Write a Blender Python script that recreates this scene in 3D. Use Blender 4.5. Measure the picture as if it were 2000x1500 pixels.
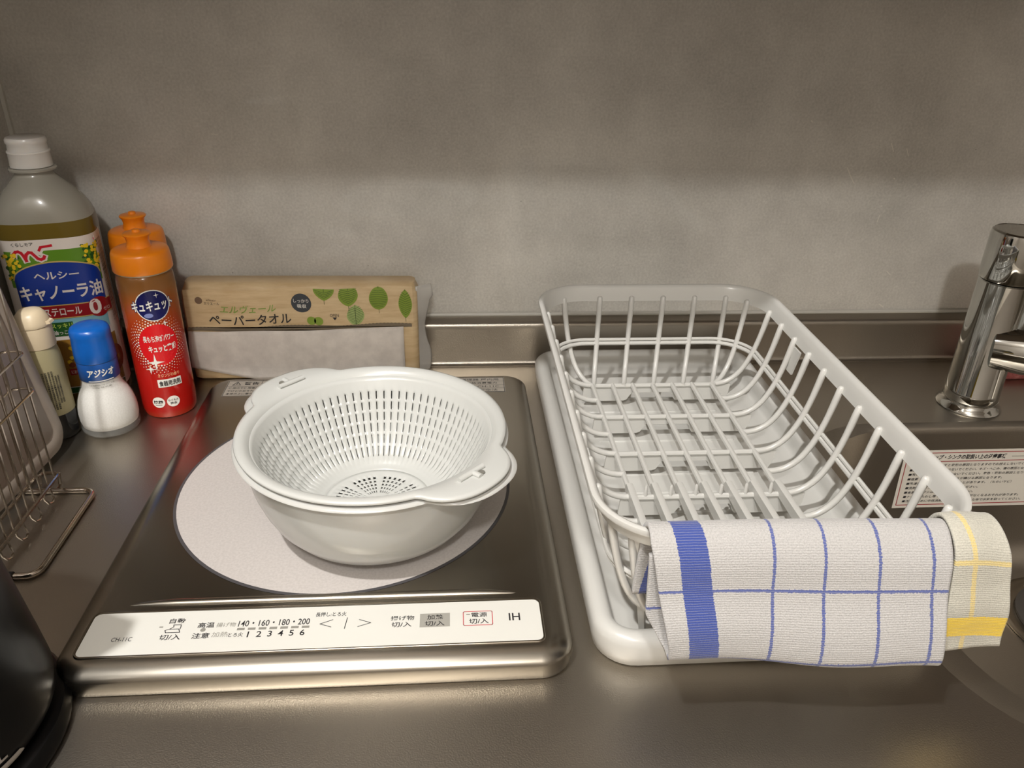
import bpy, math, random
import numpy as np
from math import sin, cos, pi, radians, sqrt, atan2
from mathutils import Vector, Matrix, geometry

sc = bpy.context.scene
for _o in list(bpy.data.objects):
    bpy.data.objects.remove(_o, do_unlink=True)
COL = sc.collection
random.seed(7)

# ------------------------------------------------------------------ camera
CAM_POS = (0.0, -0.892, 0.43)
PITCH, YAW, ROLL, FPX = radians(27.46), radians(4.70), radians(1.365), 1550.0
F_ = Vector((sin(YAW) * cos(PITCH), cos(YAW) * cos(PITCH), -sin(PITCH)))
R0 = Vector((cos(YAW), -sin(YAW), 0.0))
U0 = R0.cross(F_)
R_ = cos(ROLL) * R0 + sin(ROLL) * U0
U_ = -sin(ROLL) * R0 + cos(ROLL) * U0
cam_d = bpy.data.cameras.new('camera')
cam_d.sensor_fit = 'HORIZONTAL'
cam_d.sensor_width = 36.0
cam_d.lens = 36.0 * FPX / 2000.0
cam_d.clip_start = 0.02
cam = bpy.data.objects.new('camera', cam_d)
COL.objects.link(cam)
m3 = Matrix((R_, U_, -F_)).transposed()
cam.matrix_world = Matrix.Translation(CAM_POS) @ m3.to_4x4()
sc.camera = cam

# ------------------------------------------------------------------ view, world, light
sc.view_settings.view_transform = 'Standard'
sc.view_settings.look = 'None'
sc.view_settings.exposure = 0.10
sc.view_settings.gamma = 1.0
sc.view_settings.use_curve_mapping = False
w = bpy.data.worlds.new('world')
sc.world = w
w.use_nodes = True
w.node_tree.nodes['Background'].inputs[0].default_value = (1.0, 0.86, 0.7, 1)
w.node_tree.nodes['Background'].inputs[1].default_value = 0.10
try:
    sc.cycles.max_bounces = 10
    sc.cycles.transparent_max_bounces = 16
    sc.cycles.caustics_reflective = True
    sc.cycles.blur_glossy = 0.4
except Exception:
    pass


def area(name, loc, target, sx, sy, power, col):
    d = bpy.data.lights.new(name, 'AREA')
    d.shape = 'RECTANGLE'
    d.size, d.size_y = sx, sy
    d.energy = power
    d.color = col
    o = bpy.data.objects.new(name, d)
    COL.objects.link(o)
    o.location = loc
    v = Vector(target) - Vector(loc)
    o.rotation_euler = v.to_track_quat('-Z', 'Y').to_euler()
    return o


WARM = (1.0, 0.975, 0.945)
_d = bpy.data.lights.new('room_ceiling_light', 'POINT')
_d.energy, _d.color, _d.shadow_soft_size = 35, WARM, 0.05
_o = bpy.data.objects.new('room_ceiling_light', _d)
COL.objects.link(_o)
_o.location = (-0.05, -1.66, 1.38)
area('kitchen_downlight', (-0.40, -1.02, 1.50), (0.0, -0.35, 0.0), 0.05, 0.05, 20, WARM)

# ------------------------------------------------------------------ material helpers


def srgb(r, g, b):
    def f(c):
        c /= 255.0
        return c / 12.92 if c <= 0.04045 else ((c + 0.055) / 1.055) ** 2.4
    return (f(r), f(g), f(b), 1.0)


MATS = {}


def mat(name, col=(128, 128, 128), rough=0.5, metal=0.0, **kw):
    if name in MATS:
        return MATS[name]
    m = bpy.data.materials.new(name)
    m.use_nodes = True
    b = m.node_tree.nodes['Principled BSDF']
    b.inputs['Base Color'].default_value = srgb(*col)
    b.inputs['Roughness'].default_value = rough
    b.inputs['Metallic'].default_value = metal
    for k, v in kw.items():
        key = {'coat': 'Coat Weight', 'coat_rough': 'Coat Roughness', 'trans': 'Transmission Weight', 'ior': 'IOR', 'spec': 'Specular IOR Level',
               'alpha': 'Alpha', 'sss': 'Subsurface Weight', 'sheen': 'Sheen Weight', 'aniso': 'Anisotropic'}[k]
        b.inputs[key].default_value = v
    if kw.get('sss'):
        b.inputs['Subsurface Radius'].default_value = (0.004, 0.003, 0.002)
        b.inputs['Subsurface Scale'].default_value = 1.0
    MATS[name] = m
    return m


def nodes(m):
    return m.node_tree.nodes, m.node_tree.links, m.node_tree.nodes['Principled BSDF']


def add_noise(m, scale, c1, c2, detail=4.0, lo=0.35, hi=0.65, bump=0.0, bscale=None, bdist=0.001, stretch=None, rough=None):
    """object-space mottling between two colours, optional bump"""
    N, L, B = nodes(m)
    tc = N.new('ShaderNodeTexCoord')
    mp = N.new('ShaderNodeMapping')
    L.new(tc.outputs['Object'], mp.inputs[0])
    if stretch:
        mp.inputs['Scale'].default_value = stretch
    nz = N.new('ShaderNodeTexNoise')
    nz.inputs['Scale'].default_value = scale
    nz.inputs['Detail'].default_value = detail
    nz.inputs['Roughness'].default_value = 0.6
    L.new(mp.outputs[0], nz.inputs['Vector'])
    cr = N.new('ShaderNodeValToRGB')
    cr.color_ramp.elements[0].position = lo
    cr.color_ramp.elements[1].position = hi
    cr.color_ramp.elements[0].color = srgb(*c1)
    cr.color_ramp.elements[1].color = srgb(*c2)
    L.new(nz.outputs['Fac'], cr.inputs[0])
    L.new(cr.outputs[0], B.inputs['Base Color'])
    if bump:
        n2 = N.new('ShaderNodeTexNoise')
        n2.inputs['Scale'].default_value = bscale or scale * 6
        n2.inputs['Detail'].default_value = 2.0
        L.new(mp.outputs[0], n2.inputs['Vector'])
        bp = N.new('ShaderNodeBump')
        bp.inputs['Strength'].default_value = bump
        bp.inputs['Distance'].default_value = bdist
        L.new(n2.outputs['Fac'], bp.inputs['Height'])
        L.new(bp.outputs[0], B.inputs['Normal'])
    return cr


def math_n(N, L, op, a, b=None, clamp=False):
    n = N.new('ShaderNodeMath')
    n.operation = op
    n.use_clamp = clamp
    for i, v in enumerate((a, b)):
        if v is None:
            continue
        if isinstance(v, (int, float)):
            n.inputs[i].default_value = v
        else:
            L.new(v, n.inputs[i])
    return n.outputs[0]


# ------------------------------------------------------------------ mesh builder
class MB:
    def __init__(s):
        s.v, s.f, s.m, s.uv = [], [], [], {}

    def add(s, vs, fs, mi=0, uvs=None):
        o = len(s.v)
        s.v += [tuple(p) for p in vs]
        for f in fs:
            s.f.append(tuple(i + o for i in f))
            s.m.append(mi)
        if uvs:
            for i, t in enumerate(uvs):
                s.uv[o + i] = t
        return o

    def box(s, x0, x1, y0, y1, z0, z1, mi=0):
        s.add([(x0, y0, z0), (x1, y0, z0), (x1, y1, z0), (x0, y1, z0), (x0, y0, z1), (x1, y0, z1), (x1, y1, z1), (x0, y1, z1)],
              [(0, 3, 2, 1), (4, 5, 6, 7), (0, 1, 5, 4), (1, 2, 6, 5), (2, 3, 7, 6), (3, 0, 4, 7)], mi)
        return s

    def rings(s, rings, closed=True, cap0=True, cap1=True, mi=0, loop=False):
        """connect equally long rings of 3D points; mi may be a list per band"""
        n = len(rings[0])
        vs = [p for r in rings for p in r]
        fs, ms = [], []
        R = len(rings)
        for j in range(R if loop else R - 1):
            a, b = j * n, ((j + 1) % R) * n
            for i in range(n if closed else n - 1):
                k = (i + 1) % n
                fs.append((a + i, a + k, b + k, b + i))
                ms.append(mi[j] if isinstance(mi, list) else mi)
        if cap0 and not loop:
            fs.append(tuple(reversed(range(n))))
            ms.append(mi[0] if isinstance(mi, list) else mi)
        if cap1 and not loop:
            fs.append(tuple(range((R - 1) * n, R * n)))
            ms.append(mi[-1] if isinstance(mi, list) else mi)
        o = len(s.v)
        s.v += [tuple(p) for p in vs]
        for f, q in zip(fs, ms):
            s.f.append(tuple(i + o for i in f))
            s.m.append(q)
        return s

    def lathe(s, prof, c=(0, 0, 0), seg=48, mi=0, cap0=True, cap1=True, rf=None, loop=False):
        """prof: (r, z) list bottom to top"""
        rr = []
        for r, z in prof:
            ring = []
            for i in range(seg):
                a = 2 * pi * i / seg
                k = rf(a) if rf else 1.0
                ring.append((c[0] + r * k * cos(a), c[1] + r * k * sin(a), c[2] + z))
            rr.append(ring)
        return s.rings(rr, True, cap0, cap1, mi, loop)

    def tube(s, pts, r, seg=8, closed=False, mi=0, rlist=None, up=None, flat=None):
        P = [Vector(p) for p in pts]
        n = len(P)
        rr = []
        prev = None
        for i in range(n):
            if closed:
                t = (P[(i + 1) % n] - P[i - 1]).normalized()
            else:
                t = (P[min(i + 1, n - 1)] - P[max(i - 1, 0)]).normalized()
            if prev is None:
                a = Vector(up) if up else (Vector((0, 0, 1)) if abs(t.z) < 0.9 else Vector((1, 0, 0)))
                nrm = (a - t * a.dot(t)).normalized()
            else:
                nrm = (prev - t * prev.dot(t)).normalized()
            prev = nrm
            bn = t.cross(nrm)
            q = rlist[i] if rlist else r
            fl = flat or 1.0
            rr.append([tuple(P[i] + nrm * (q * fl * cos(2 * pi * k / seg)) + bn * (q * sin(2 * pi * k / seg))) for k in range(seg)])
        if closed:
            return s.rings(rr, True, False, False, mi, True)
        return s.rings(rr, True, True, True, mi)

    def sheet(s, grid, mi=0, uvs=None):
        """open grid [row][col]"""
        nc = len(grid[0])
        vs = [p for r in grid for p in r]
        fs = []
        for j in range(len(grid) - 1):
            for i in range(nc - 1):
                a = j * nc + i
                fs.append((a, a + 1, a + nc + 1, a + nc))
        s.add(vs, fs, mi, uvs)
        return s

    def build(s, name, mats, parent=None, smooth=40, origin=None, solid=None, subsurf=0, bevel=None):
        me = bpy.data.meshes.new(name)
        off = Vector(origin) if origin is not None else (Vector(parent['_base']) if parent is not None and '_base' in parent else Vector((0, 0, 0)))
        me.from_pydata([tuple(Vector(p) - off) for p in s.v], [], s.f)
        mats = mats if isinstance(mats, (list, tuple)) else [mats]
        for m in mats:
            me.materials.append(m)
        me.polygons.foreach_set('material_index', s.m)
        if s.uv:
            l = me.uv_layers.new(name='UVMap')
            for lp in me.loops:
                l.data[lp.index].uv = s.uv.get(lp.vertex_index, (0, 0))
        me.validate(clean_customdata=False)
        me.update()
        if smooth:
            me.polygons.foreach_set('use_smooth', [True] * len(me.polygons))
            me.set_sharp_from_angle(angle=radians(smooth))
        o = bpy.data.objects.new(name, me)
        COL.objects.link(o)
        if parent is not None:
            o.parent = parent
            # a sub-part keeps the same local frame as its part
            if '_base' in parent:
                o['_base'] = tuple(parent['_base'])
        elif origin is not None:
            o.location = off
            o['_base'] = tuple(off)
        if bevel:
            b = o.modifiers.new('bevel', 'BEVEL')
            b.width, b.segments, b.limit_method = bevel, 3, 'ANGLE'
            b.angle_limit = radians(40)
        if solid:
            b = o.modifiers.new('solid', 'SOLIDIFY')
            b.thickness, b.offset = solid, 0
        if subsurf:
            b = o.modifiers.new('sub', 'SUBSURF')
            b.levels = b.render_levels = subsurf
        return o


def thing(name, loc, label, cat, group=None):
    o = bpy.data.objects.new(name, None)
    o.empty_display_size = 0.02
    COL.objects.link(o)
    o.location = loc
    o['_base'] = tuple(loc)
    o['label'] = label
    o['category'] = cat
    if group:
        o['group'] = group
    return o


def tag(o, label, cat, group=None):
    o['label'] = label
    o['category'] = cat
    if group:
        o['group'] = group
    return o


def struct(o):
    o['kind'] = 'structure'
    return o


def rrect(x0, x1, y0, y1, r, n=6, z=0.0):
    """rounded rectangle outline, counter-clockwise, 4*(n+1) points"""
    r = max(min(r, (x1 - x0) / 2 - 1e-5, (y1 - y0) / 2 - 1e-5), 1e-5)
    out = []
    for cx, cy, a0 in ((x1 - r, y1 - r, 0), (x0 + r, y1 - r, 90), (x0 + r, y0 + r, 180), (x1 - r, y0 + r, 270)):
        for i in range(n + 1):
            a = radians(a0 + 90.0 * i / n)
            out.append((cx + r * cos(a), cy + r * sin(a), z))
    return out


def loft_rr(mb, x0, x1, y0, y1, r, prof, n=6, mi=0, cap0=True, cap1=True, loop=False):
    """prof: (inset, z) list"""
    return mb.rings([rrect(x0 + d, x1 - d, y0 + d, y1 - d, r - d, n, z) for d, z in prof], True, cap0, cap1, mi, loop)


# ------------------------------------------------------------------ printed lettering (always inside its label's own mesh)
_G = {}


def glyph(text, bold=0.0, shear=0.0, spacing=1.0):
    key = (text, bold, shear, spacing)
    if key in _G:
        return _G[key]
    c = bpy.data.curves.new('tmp', 'FONT')
    c.body = text
    c.offset = bold
    c.shear = shear
    c.space_character = spacing
    c.resolution_u = 3
    o = bpy.data.objects.new('tmp', c)
    COL.objects.link(o)
    dg = bpy.context.evaluated_depsgraph_get()
    dg.update()
    me = bpy.data.meshes.new_from_object(o.evaluated_get(dg))
    V = [(v.co.x, v.co.y) for v in me.vertices]
    Fc = [tuple(p.vertices) for p in me.polygons]
    bpy.data.objects.remove(o)
    bpy.data.curves.remove(c)
    bpy.data.meshes.remove(me)
    xs = [v[0] for v in V]
    ys = [v[1] for v in V]
    x0, x1, y0, y1 = min(xs), max(xs), min(ys), max(ys)
    _G[key] = ([(x - (x0 + x1) / 2, y - (y0 + y1) / 2) for x, y in V], Fc, x1 - x0, y1 - y0)
    return _G[key]


class Ink:
    """flat shapes in (u, v) metres, mapped by fn(u, v, lift) on to a surface"""

    def __init__(s, mb, fn, lift=0.0002):
        s.mb, s.fn, s.l = mb, fn, lift

    def poly(s, pts, mi, lift=1.0, fan=False):
        vs = [s.fn(u, v, s.l * lift) for u, v in pts]
        s.mb.add(vs, [tuple(range(len(vs)))], mi)

    def tris(s, pts, tri, mi, lift=1.0):
        s.mb.add([s.fn(u, v, s.l * lift) for u, v in pts], tri, mi)

    def fill(s, pts, mi, lift=1.0):
        """concave outline, triangulated"""
        t = geometry.tessellate_polygon([[Vector((u, v, 0)) for u, v in pts]])
        # keep counter-clockwise facing
        out = []
        for a, b, c in t:
            A, B_, C_ = pts[a], pts[b], pts[c]
            if (B_[0] - A[0]) * (C_[1] - A[1]) - (B_[1] - A[1]) * (C_[0] - A[0]) < 0:
                a, b, c = a, c, b
            out.append((a, b, c))
        s.tris(pts, out, mi, lift)

    def text(s, t, u, v, h, mi, w=None, bold=0.0, shear=0.0, rot=0.0, lift=1.0, spacing=1.0):
        V, Fc, gw, gh = glyph(t, bold, shear, spacing)
        ky = h / gh
        kx = (w / gw) if w else ky
        ca, sa = cos(rot), sin(rot)
        P = []
        for x, y in V:
            x, y = x * kx, y * ky
            P.append((u + x * ca - y * sa, v + x * sa + y * ca))
        s.tris(P, Fc, mi, lift)

    def rect(s, u0, u1, v0, v1, mi, lift=1.0, nu=1, nv=1, skew=0.0):
        P, T = [], []
        for j in range(nv + 1):
            for i in range(nu + 1):
                P.append((u0 + (u1 - u0) * i / nu, v0 + (v1 - v0) * j / nv + skew * (i / nu)))
        for j in range(nv):
            for i in range(nu):
                a = j * (nu + 1) + i
                T.append((a, a + 1, a + nu + 2, a + nu + 1))
        s.tris(P, T, mi, lift)

    def disc(s, u, v, ru, mi, rv=None, lift=1.0, n=32, rings=3, rot=0.0):
        rv = rv or ru
        P, T = [(u, v)], []
        for j in range(1, rings + 1):
            for i in range(n):
                a = 2 * pi * i / n
                x, y = ru * j / rings * cos(a), rv * j / rings * sin(a)
                P.append((u + x * cos(rot) - y * sin(rot), v + x * sin(rot) + y * cos(rot)))
        for i in range(n):
            T.append((0, 1 + i, 1 + (i + 1) % n))
        for j in range(rings - 1):
            for i in range(n):
                a, b = 1 + j * n + i, 1 + j * n + (i + 1) % n
                T.append((a, a + n, b + n, b))
        s.tris(P, T, mi, lift)

    def line(s, pts, wd, mi, lift=1.0, closed=False):
        n = len(pts)
        for i in range(n if closed else n - 1):
            a, b = Vector(pts[i]), Vector(pts[(i + 1) % n])
            d = b - a
            if d.length < 1e-9:
                continue
            d.normalize()
            q = Vector((-d.y, d.x)) * wd / 2
            a2, b2 = a - d * wd * 0.35, b + d * wd * 0.35
            s.poly([tuple(a2 - q), tuple(b2 - q), tuple(b2 + q), tuple(a2 + q)], mi, lift)


def plane_fn(o, U, V):
    o, U, V = Vector(o), Vector(U).normalized(), Vector(V).normalized()
    Nn = U.cross(V)
    return lambda u, v, l: tuple(o + U * u + V * v + Nn * l)


def cyl_fn(cx, cy, rz, off=0.0):
    """u: arc metres from the -y side, positive to +x; rz: radius at height"""
    def f(u, v, l):
        r = rz(v) if callable(rz) else rz
        r0 = rz if not callable(rz) else rz(v)
        a = u / r0 + off
        return (cx + (r + l) * sin(a), cy - (r + l) * cos(a), v)
    return f


# ------------------------------------------------------------------ common materials
M_white = mat('white_plastic', (202, 201, 196), 0.32, coat=0.15, coat_rough=0.15)
M_bowl = mat('bowl_white_plastic', (196, 196, 192), 0.25, coat=0.3, coat_rough=0.1, sss=0.15)
M_steel = mat('embossed_steel', (176, 169, 158), 0.37, 1.0)
M_steel2 = mat('brushed_steel', (165, 157, 144), 0.22, 1.0)
M_chrome = mat('chrome', (196, 196, 192), 0.04, 1.0)
M_wire = mat('wire_chrome', (200, 190, 178), 0.16, 1.0)
M_ink = mat('black_ink', (38, 36, 38), 0.5)
M_grey = mat('grey_ink', (140, 138, 130), 0.5)
M_red = mat('red_ink', (190, 40, 52), 0.5)
M_panel = mat('panel_white', (214, 213, 206), 0.6, spec=0.2)

for _m, _b, _s in ((M_steel, 0.35, 900), ):
    N, L, B = nodes(_m)
    tc = N.new('ShaderNodeTexCoord')
    nz = N.new('ShaderNodeTexNoise')
    nz.inputs['Scale'].default_value = _s
    nz.inputs['Detail'].default_value = 1.5
    L.new(tc.outputs['Object'], nz.inputs['Vector'])
    bp = N.new('ShaderNodeBump')
    bp.inputs['Strength'].default_value = _b
    bp.inputs['Distance'].default_value = 0.0004
    L.new(nz.outputs['Fac'], bp.inputs['Height'])
    L.new(bp.outputs[0], B.inputs['Normal'])

# concrete-look glossy kitchen panel
M_wall = mat('concrete_panel', (150, 146, 136), 0.42, coat=0.8, coat_rough=0.06)
M_wall.node_tree.nodes['Principled BSDF'].inputs['Coat IOR'].default_value = 1.6
N, L, B = nodes(M_wall)
tc = N.new('ShaderNodeTexCoord')
n1 = N.new('ShaderNodeTexNoise')
n1.inputs['Scale'].default_value = 5.0
n1.inputs['Detail'].default_value = 8.0
n1.inputs['Roughness'].default_value = 0.62
n2 = N.new('ShaderNodeTexNoise')
n2.inputs['Scale'].default_value = 380.0
n2.inputs['Detail'].default_value = 3.0
n3 = N.new('ShaderNodeTexNoise')
n3.inputs['Scale'].default_value = 60.0
n3.inputs['Detail'].default_value = 2.0
for n in (n1, n2, n3):
    L.new(tc.outputs['Object'], n.inputs['Vector'])
mx = math_n(N, L, 'ADD', math_n(N, L, 'MULTIPLY', n1.outputs['Fac'], 0.72), math_n(N, L, 'MULTIPLY', n2.outputs['Fac'], 0.28))
cr = N.new('ShaderNodeValToRGB')
cr.color_ramp.elements[0].position = 0.34
cr.color_ramp.elements[1].position = 0.66
cr.color_ramp.elements[0].color = srgb(174, 171, 164)
cr.color_ramp.elements[1].color = srgb(224, 221, 213)
L.new(mx, cr.inputs[0])
# a few dark specks
sp = N.new('ShaderNodeTexVoronoi')
sp.inputs['Scale'].default_value = 42.0
L.new(tc.outputs['Object'], sp.inputs['Vector'])
spk = math_n(N, L, 'MULTIPLY', math_n(N, L, 'LESS_THAN', sp.outputs['Distance'], 0.035), math_n(N, L, 'GREATER_THAN', n3.outputs['Fac'], 0.55))
mixc = N.new('ShaderNodeMix')
mixc.data_type = 'RGBA'
L.new(math_n(N, L, 'MULTIPLY', spk, 0.5), mixc.inputs[0])
L.new(cr.outputs[0], mixc.inputs[6])
mixc.inputs[7].default_value = srgb(90, 84, 76)
L.new(mixc.outputs[2], B.inputs['Base Color'])

M_room = mat('room_wallpaper', (196, 190, 182), 0.8)
M_floor = mat('wood_floor', (176, 160, 142), 0.45)
M_caulk = mat('caulk', (196, 194, 186), 0.4)
M_cab = mat('cabinet_laminate', (120, 104, 88), 0.45)
M_dark = mat('dark_gap', (30, 27, 25), 0.7)

# ------------------------------------------------------------------ room shell
# small pale scratches on the splash panel: ((x, z) points, width)
SCR = [([(0.4532, 0.2382), (0.4590, 0.2290), (0.4651, 0.2207)], 0.0011), ([(0.4987, 0.2660), (0.5034, 0.2570)], 0.0009), ([(0.5183, 0.2605), (0.5224, 0.2519)], 0.0007),
       ([(0.5038, 0.1754), (0.5050, 0.1835)], 0.0009), ([(0.5312, 0.1134), (0.5361, 0.1094)], 0.0012), ([(0.5319, 0.0703), (0.5374, 0.0669)], 0.0013), ([(0.4005, 0.2897), (0.4013, 0.2886)], 0.0013),
       ([(0.5117, 0.2268), (0.5122, 0.2262)], 0.0014), ([(0.5042, 0.1945), (0.5046, 0.1940)], 0.0014), ([(0.4300, 0.2100), (0.4400, 0.1960)], 0.0004), ([(-0.254, 0.2700), (-0.247, 0.2690)], 0.0008)]
X0, X1, YB, YF, ZF, ZC = -0.458, 2.0, 0.0, -2.15, -0.85, 1.56
XL = -1.45
mb = MB().box(XL - 0.1, X1, YB, 0.1, ZF, ZC)
ink = Ink(mb, plane_fn((0, 0, 0), (1, 0, 0), (0, 0, 1)), 0.0002)
for pts_, w_ in (SCR):
    ink.line(pts_, w_, 1)
struct(mb.build('wall_back', [M_wall, mat('panel_scratch', (214, 210, 200), 0.4)], smooth=0))
struct(MB().box(X0 - 0.09, X0, -0.68, YB, ZF, ZC).build('wall_left', M_wall, smooth=0))
struct(MB().box(XL - 0.1, XL, YF, YB, ZF, ZC).build('wall_far_left', M_room, smooth=0))
struct(MB().box(X1, X1 + 0.1, YF, 0.1, ZF, ZC).build('wall_right', M_room, smooth=0))
struct(MB().box(XL - 0.1, X1 + 0.1, YF - 0.1, YF, ZF, ZC).build('wall_front', M_room, smooth=0))
struct(MB().box(XL - 0.1, X1 + 0.1, YF - 0.1, 0.1, ZF - 0.1, ZF).build('floor', M_floor, smooth=0))
struct(MB().box(XL - 0.1, X1 + 0.1, YF - 0.1, 0.1, ZC, ZC + 0.1).build('ceiling', M_room, smooth=0))
# joint strip in the wall corner and caulk line above the upstand
struct(MB().box(X0, X0 + 0.004, -0.004, 0.0, 0.064, ZC).build('trim_1', M_caulk, smooth=0))
mb = MB()
mb.tube([(X0, -0.001, 0.0612), (X1, -0.001, 0.0612)], 0.0026, 8)
struct(mb.build('trim_2', M_caulk))

# ------------------------------------------------------------------ worktop with upstand and sink
wt = thing('worktop', (0.5, -0.31, 0.0), 'long stainless steel worktop with a raised back edge and a pressed-in sink at right', 'worktop')
SX0, SX1, SY0, SY1 = 0.340, 1.10, -0.598, -0.1725
hole = rrect(SX0, SX1, SY0, SY1, 0.115, 12)
CX0, CX1, CY0, CY1 = X0 + 0.0005, 1.6, -0.645, -0.0145
outer = [(CX1, CY1), (CX0, CY1), (CX0, CY0), (CX1, CY0)]
mb = MB()
mb2 = [[Vector((x, y, 0)) for x, y in outer], [Vector((x, y, 0)) for x, y, _ in reversed(hole)]]
tri = geometry.tessellate_polygon(mb2)
flat = [tuple(p) for l in mb2 for p in l]
fixed = []
for a, b, c in tri:
    A, B_, C_ = flat[a], flat[b], flat[c]
    if (B_[0] - A[0]) * (C_[1] - A[1]) - (B_[1] - A[1]) * (C_[0] - A[0]) < 0:
        b, c = c, b
    fixed.append((a, b, c))
mb.add(flat, fixed)
# front lip and underside edge
mb.rings([[(CX0, CY0, 0), (CX1, CY0, 0)], [(CX0, CY0 - 0.004, -0.003), (CX1, CY0 - 0.004, -0.003)], [(CX0, CY0 - 0.004, -0.03), (CX1, CY0 - 0.004, -0.03)],
          [(CX0, CY0 + 0.01, -0.03), (CX1, CY0 + 0.01, -0.03)]], False, False, False)
mb.build('steel_top', M_steel, wt, smooth=30)
# upstand: cove, face, rounded top
mb = MB()
prof = [(-0.0145, 0.0)]
prof = [(-0.0195, 0.0003), (-0.0165, 0.0012), (-0.0148, 0.003), (-0.0140, 0.006), (-0.0140, 0.046), (-0.0143, 0.0485), (-0.0138, 0.0515), (-0.0122, 0.0538), (-0.0095, 0.0550),
        (-0.0035, 0.0585), (-0.0003, 0.0600), (-0.0003, -0.001), (-0.0195, -0.001)]
mb.rings([[(CX0, y, z) for y, z in prof], [(CX1, y, z) for y, z in prof]], True, True, True)
mb.build('upstand', M_steel, wt, smooth=50)
# sink basin
mb = MB()
pr = [(0, 0, 0), (0.0015, -0.0006, 0), (0.012, -0.0035, 0), (0.016, -0.0055, 0), (0.0185, -0.012, 0), (0.022, -0.06, 0), (0.026, -0.120, 0), (0.031, -0.150, 0),
      (0.040, -0.168, 0), (0.056, -0.178, 0), (0.085, -0.182, 0)]
rg = []
for d, z, _ in pr:
    # the back wall stays close to the back edge, the side ledge is wider
    dl = d if z > -0.005 else d + 0.012
    db = min(d, 0.002 + (d - 0.002) * 0.35) if d < 0.02 else d - 0.012
    rg.append(rrect(SX0 + dl, SX1 - d, SY0 + d, SY1 - db, 0.115 - d * 0.55, 12, z))
mb.rings(rg, True, False, True)
sink = mb.build('sink_basin', M_steel, wt, smooth=50)
mb = MB()
mb.lathe([(0.078, -0.1815), (0.078, -0.1795), (0.074, -0.1788), (0.070, -0.1800), (0.066, -0.181), (0.0, -0.181)], (0.668, -0.300, 0), 48, cap1=False)
mb.build('drain', M_steel2, sink)
mb = MB()
mb.lathe([(0.062, -0.1808), (0.062, -0.1780), (0.056, -0.1765), (0.0, -0.1765)], (0.668, -0.300, 0), 48, cap1=False)
mb.build('drain_cover', mat('drain_black', (60, 56, 52), 0.4), sink)

# caution sticker on the sink's back wall
mb = MB()
ink = Ink(mb, plane_fn((0.5, -0.1845, -0.0680), (1, 0, 0), (0, 0.06, 1)), 0.00025)
ink.rect(-0.004, 0.215, -0.0365, 0.0380, 0, 0.5)
ink.line([(0.0, -0.0325), (0.211, -0.0325), (0.211, 0.0345), (0.0, 0.0345)], 0.0010, 1, 1.2, True)
ink.line([(0.0, 0.0235), (0.211, 0.0235)], 0.0009, 1, 1.2)
ink.text('ワークトップ・シンクの取扱い上の注意事項', 0.063, 0.0290, 0.0062, 2, 0.105, 0.03, 0.25, lift=1.5)
ink.line([(0.122, 0.0285), (0.205, 0.0285)], 0.0008, 3, 1.4)
rows = ['■強い衝撃で叩きますと変形の原因となりますのでお控えしないでください', '■重いものなどを引きずらないでください。キズ・へこみ、傷の原因となります。', '■熱いなべなどを直接置かないでください。変色・変形の原因となります。',
        '■塩素（漂白剤）はステンレスが錆びる原因となります。', '■熱湯により、サビが発生することがあります。（もらいサビ）', '■洗剤やスポンジに放置しないでください。', '■金属のタワシは使用しないでください。',
        '■ナイロンたわし等でこすりますとツヤがなくなるおそれがあります。', '■汚れは早めに中性洗剤で拭き取り、乾いた布で水気を取ってください。']
for i, t in enumerate(rows):
    ink.text(t, 0.006 + 0.5 * min(0.148, len(t) * 0.0043), 0.0188 - i * 0.0058, 0.0034, 2, min(0.148, len(t) * 0.0043), 0.01, 0.2, lift=1.4)
for cx, cy in ((0.178, 0.012), (0.172, -0.008), (0.168, -0.024)):
    ink.line([(cx - 0.012, cy - 0.003), (cx - 0.004, cy + 0.004), (cx + 0.006, cy + 0.001), (cx + 0.016, cy + 0.003)], 0.0007, 3, 1.4)
    ink.line([(cx + 0.006 * cos(a * 0.7), cy + 0.004 * sin(a * 0.7)) for a in range(9)], 0.0006, 3, 1.4, True)
stk = mb.build('caution_sticker', [mat('sticker_paper', (206, 200, 188), 0.5), mat('sticker_red', (150, 52, 56), 0.5), M_ink, M_grey], sink, smooth=0)
stk['label'] = 'white sticker with red border and rows of Japanese text'

# base cabinet carrying the worktop
bc = thing('base_cabinet', (0.5, -0.3, ZF), 'wood-grain base cabinet under the steel worktop', 'cabinet')
mb = MB()
mb.box(CX0 + 0.001, CX0 + 0.02, -0.60, -0.004, ZF + 0.08, -0.031)
mb.box(CX1 - 0.02, CX1, -0.60, -0.004, ZF + 0.08, -0.031)
mb.box(CX0 + 0.001, CX1, -0.56, -0.004, ZF, ZF + 0.1)
mb.box(0.27, 0.29, -0.60, -0.004, ZF + 0.08, -0.031)
mb.build('carcass', M_cab, bc, smooth=0)
for i in range(4):
    a = CX0 + 0.003 + i * (CX1 - CX0 - 0.004) / 4
    b = a + (CX1 - CX0 - 0.004) / 4 - 0.003
    d = MB().box(a, b, -0.622, -0.602, ZF + 0.1, -0.036).build('door', M_cab, bc, smooth=0, bevel=0.002)
    MB().tube([(a + 0.04, -0.622, -0.07), (a + 0.04, -0.645, -0.07), (a + 0.16, -0.645, -0.07), (a + 0.16, -0.622, -0.07)], 0.004, 8).build('handle', M_steel2, d)

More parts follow.
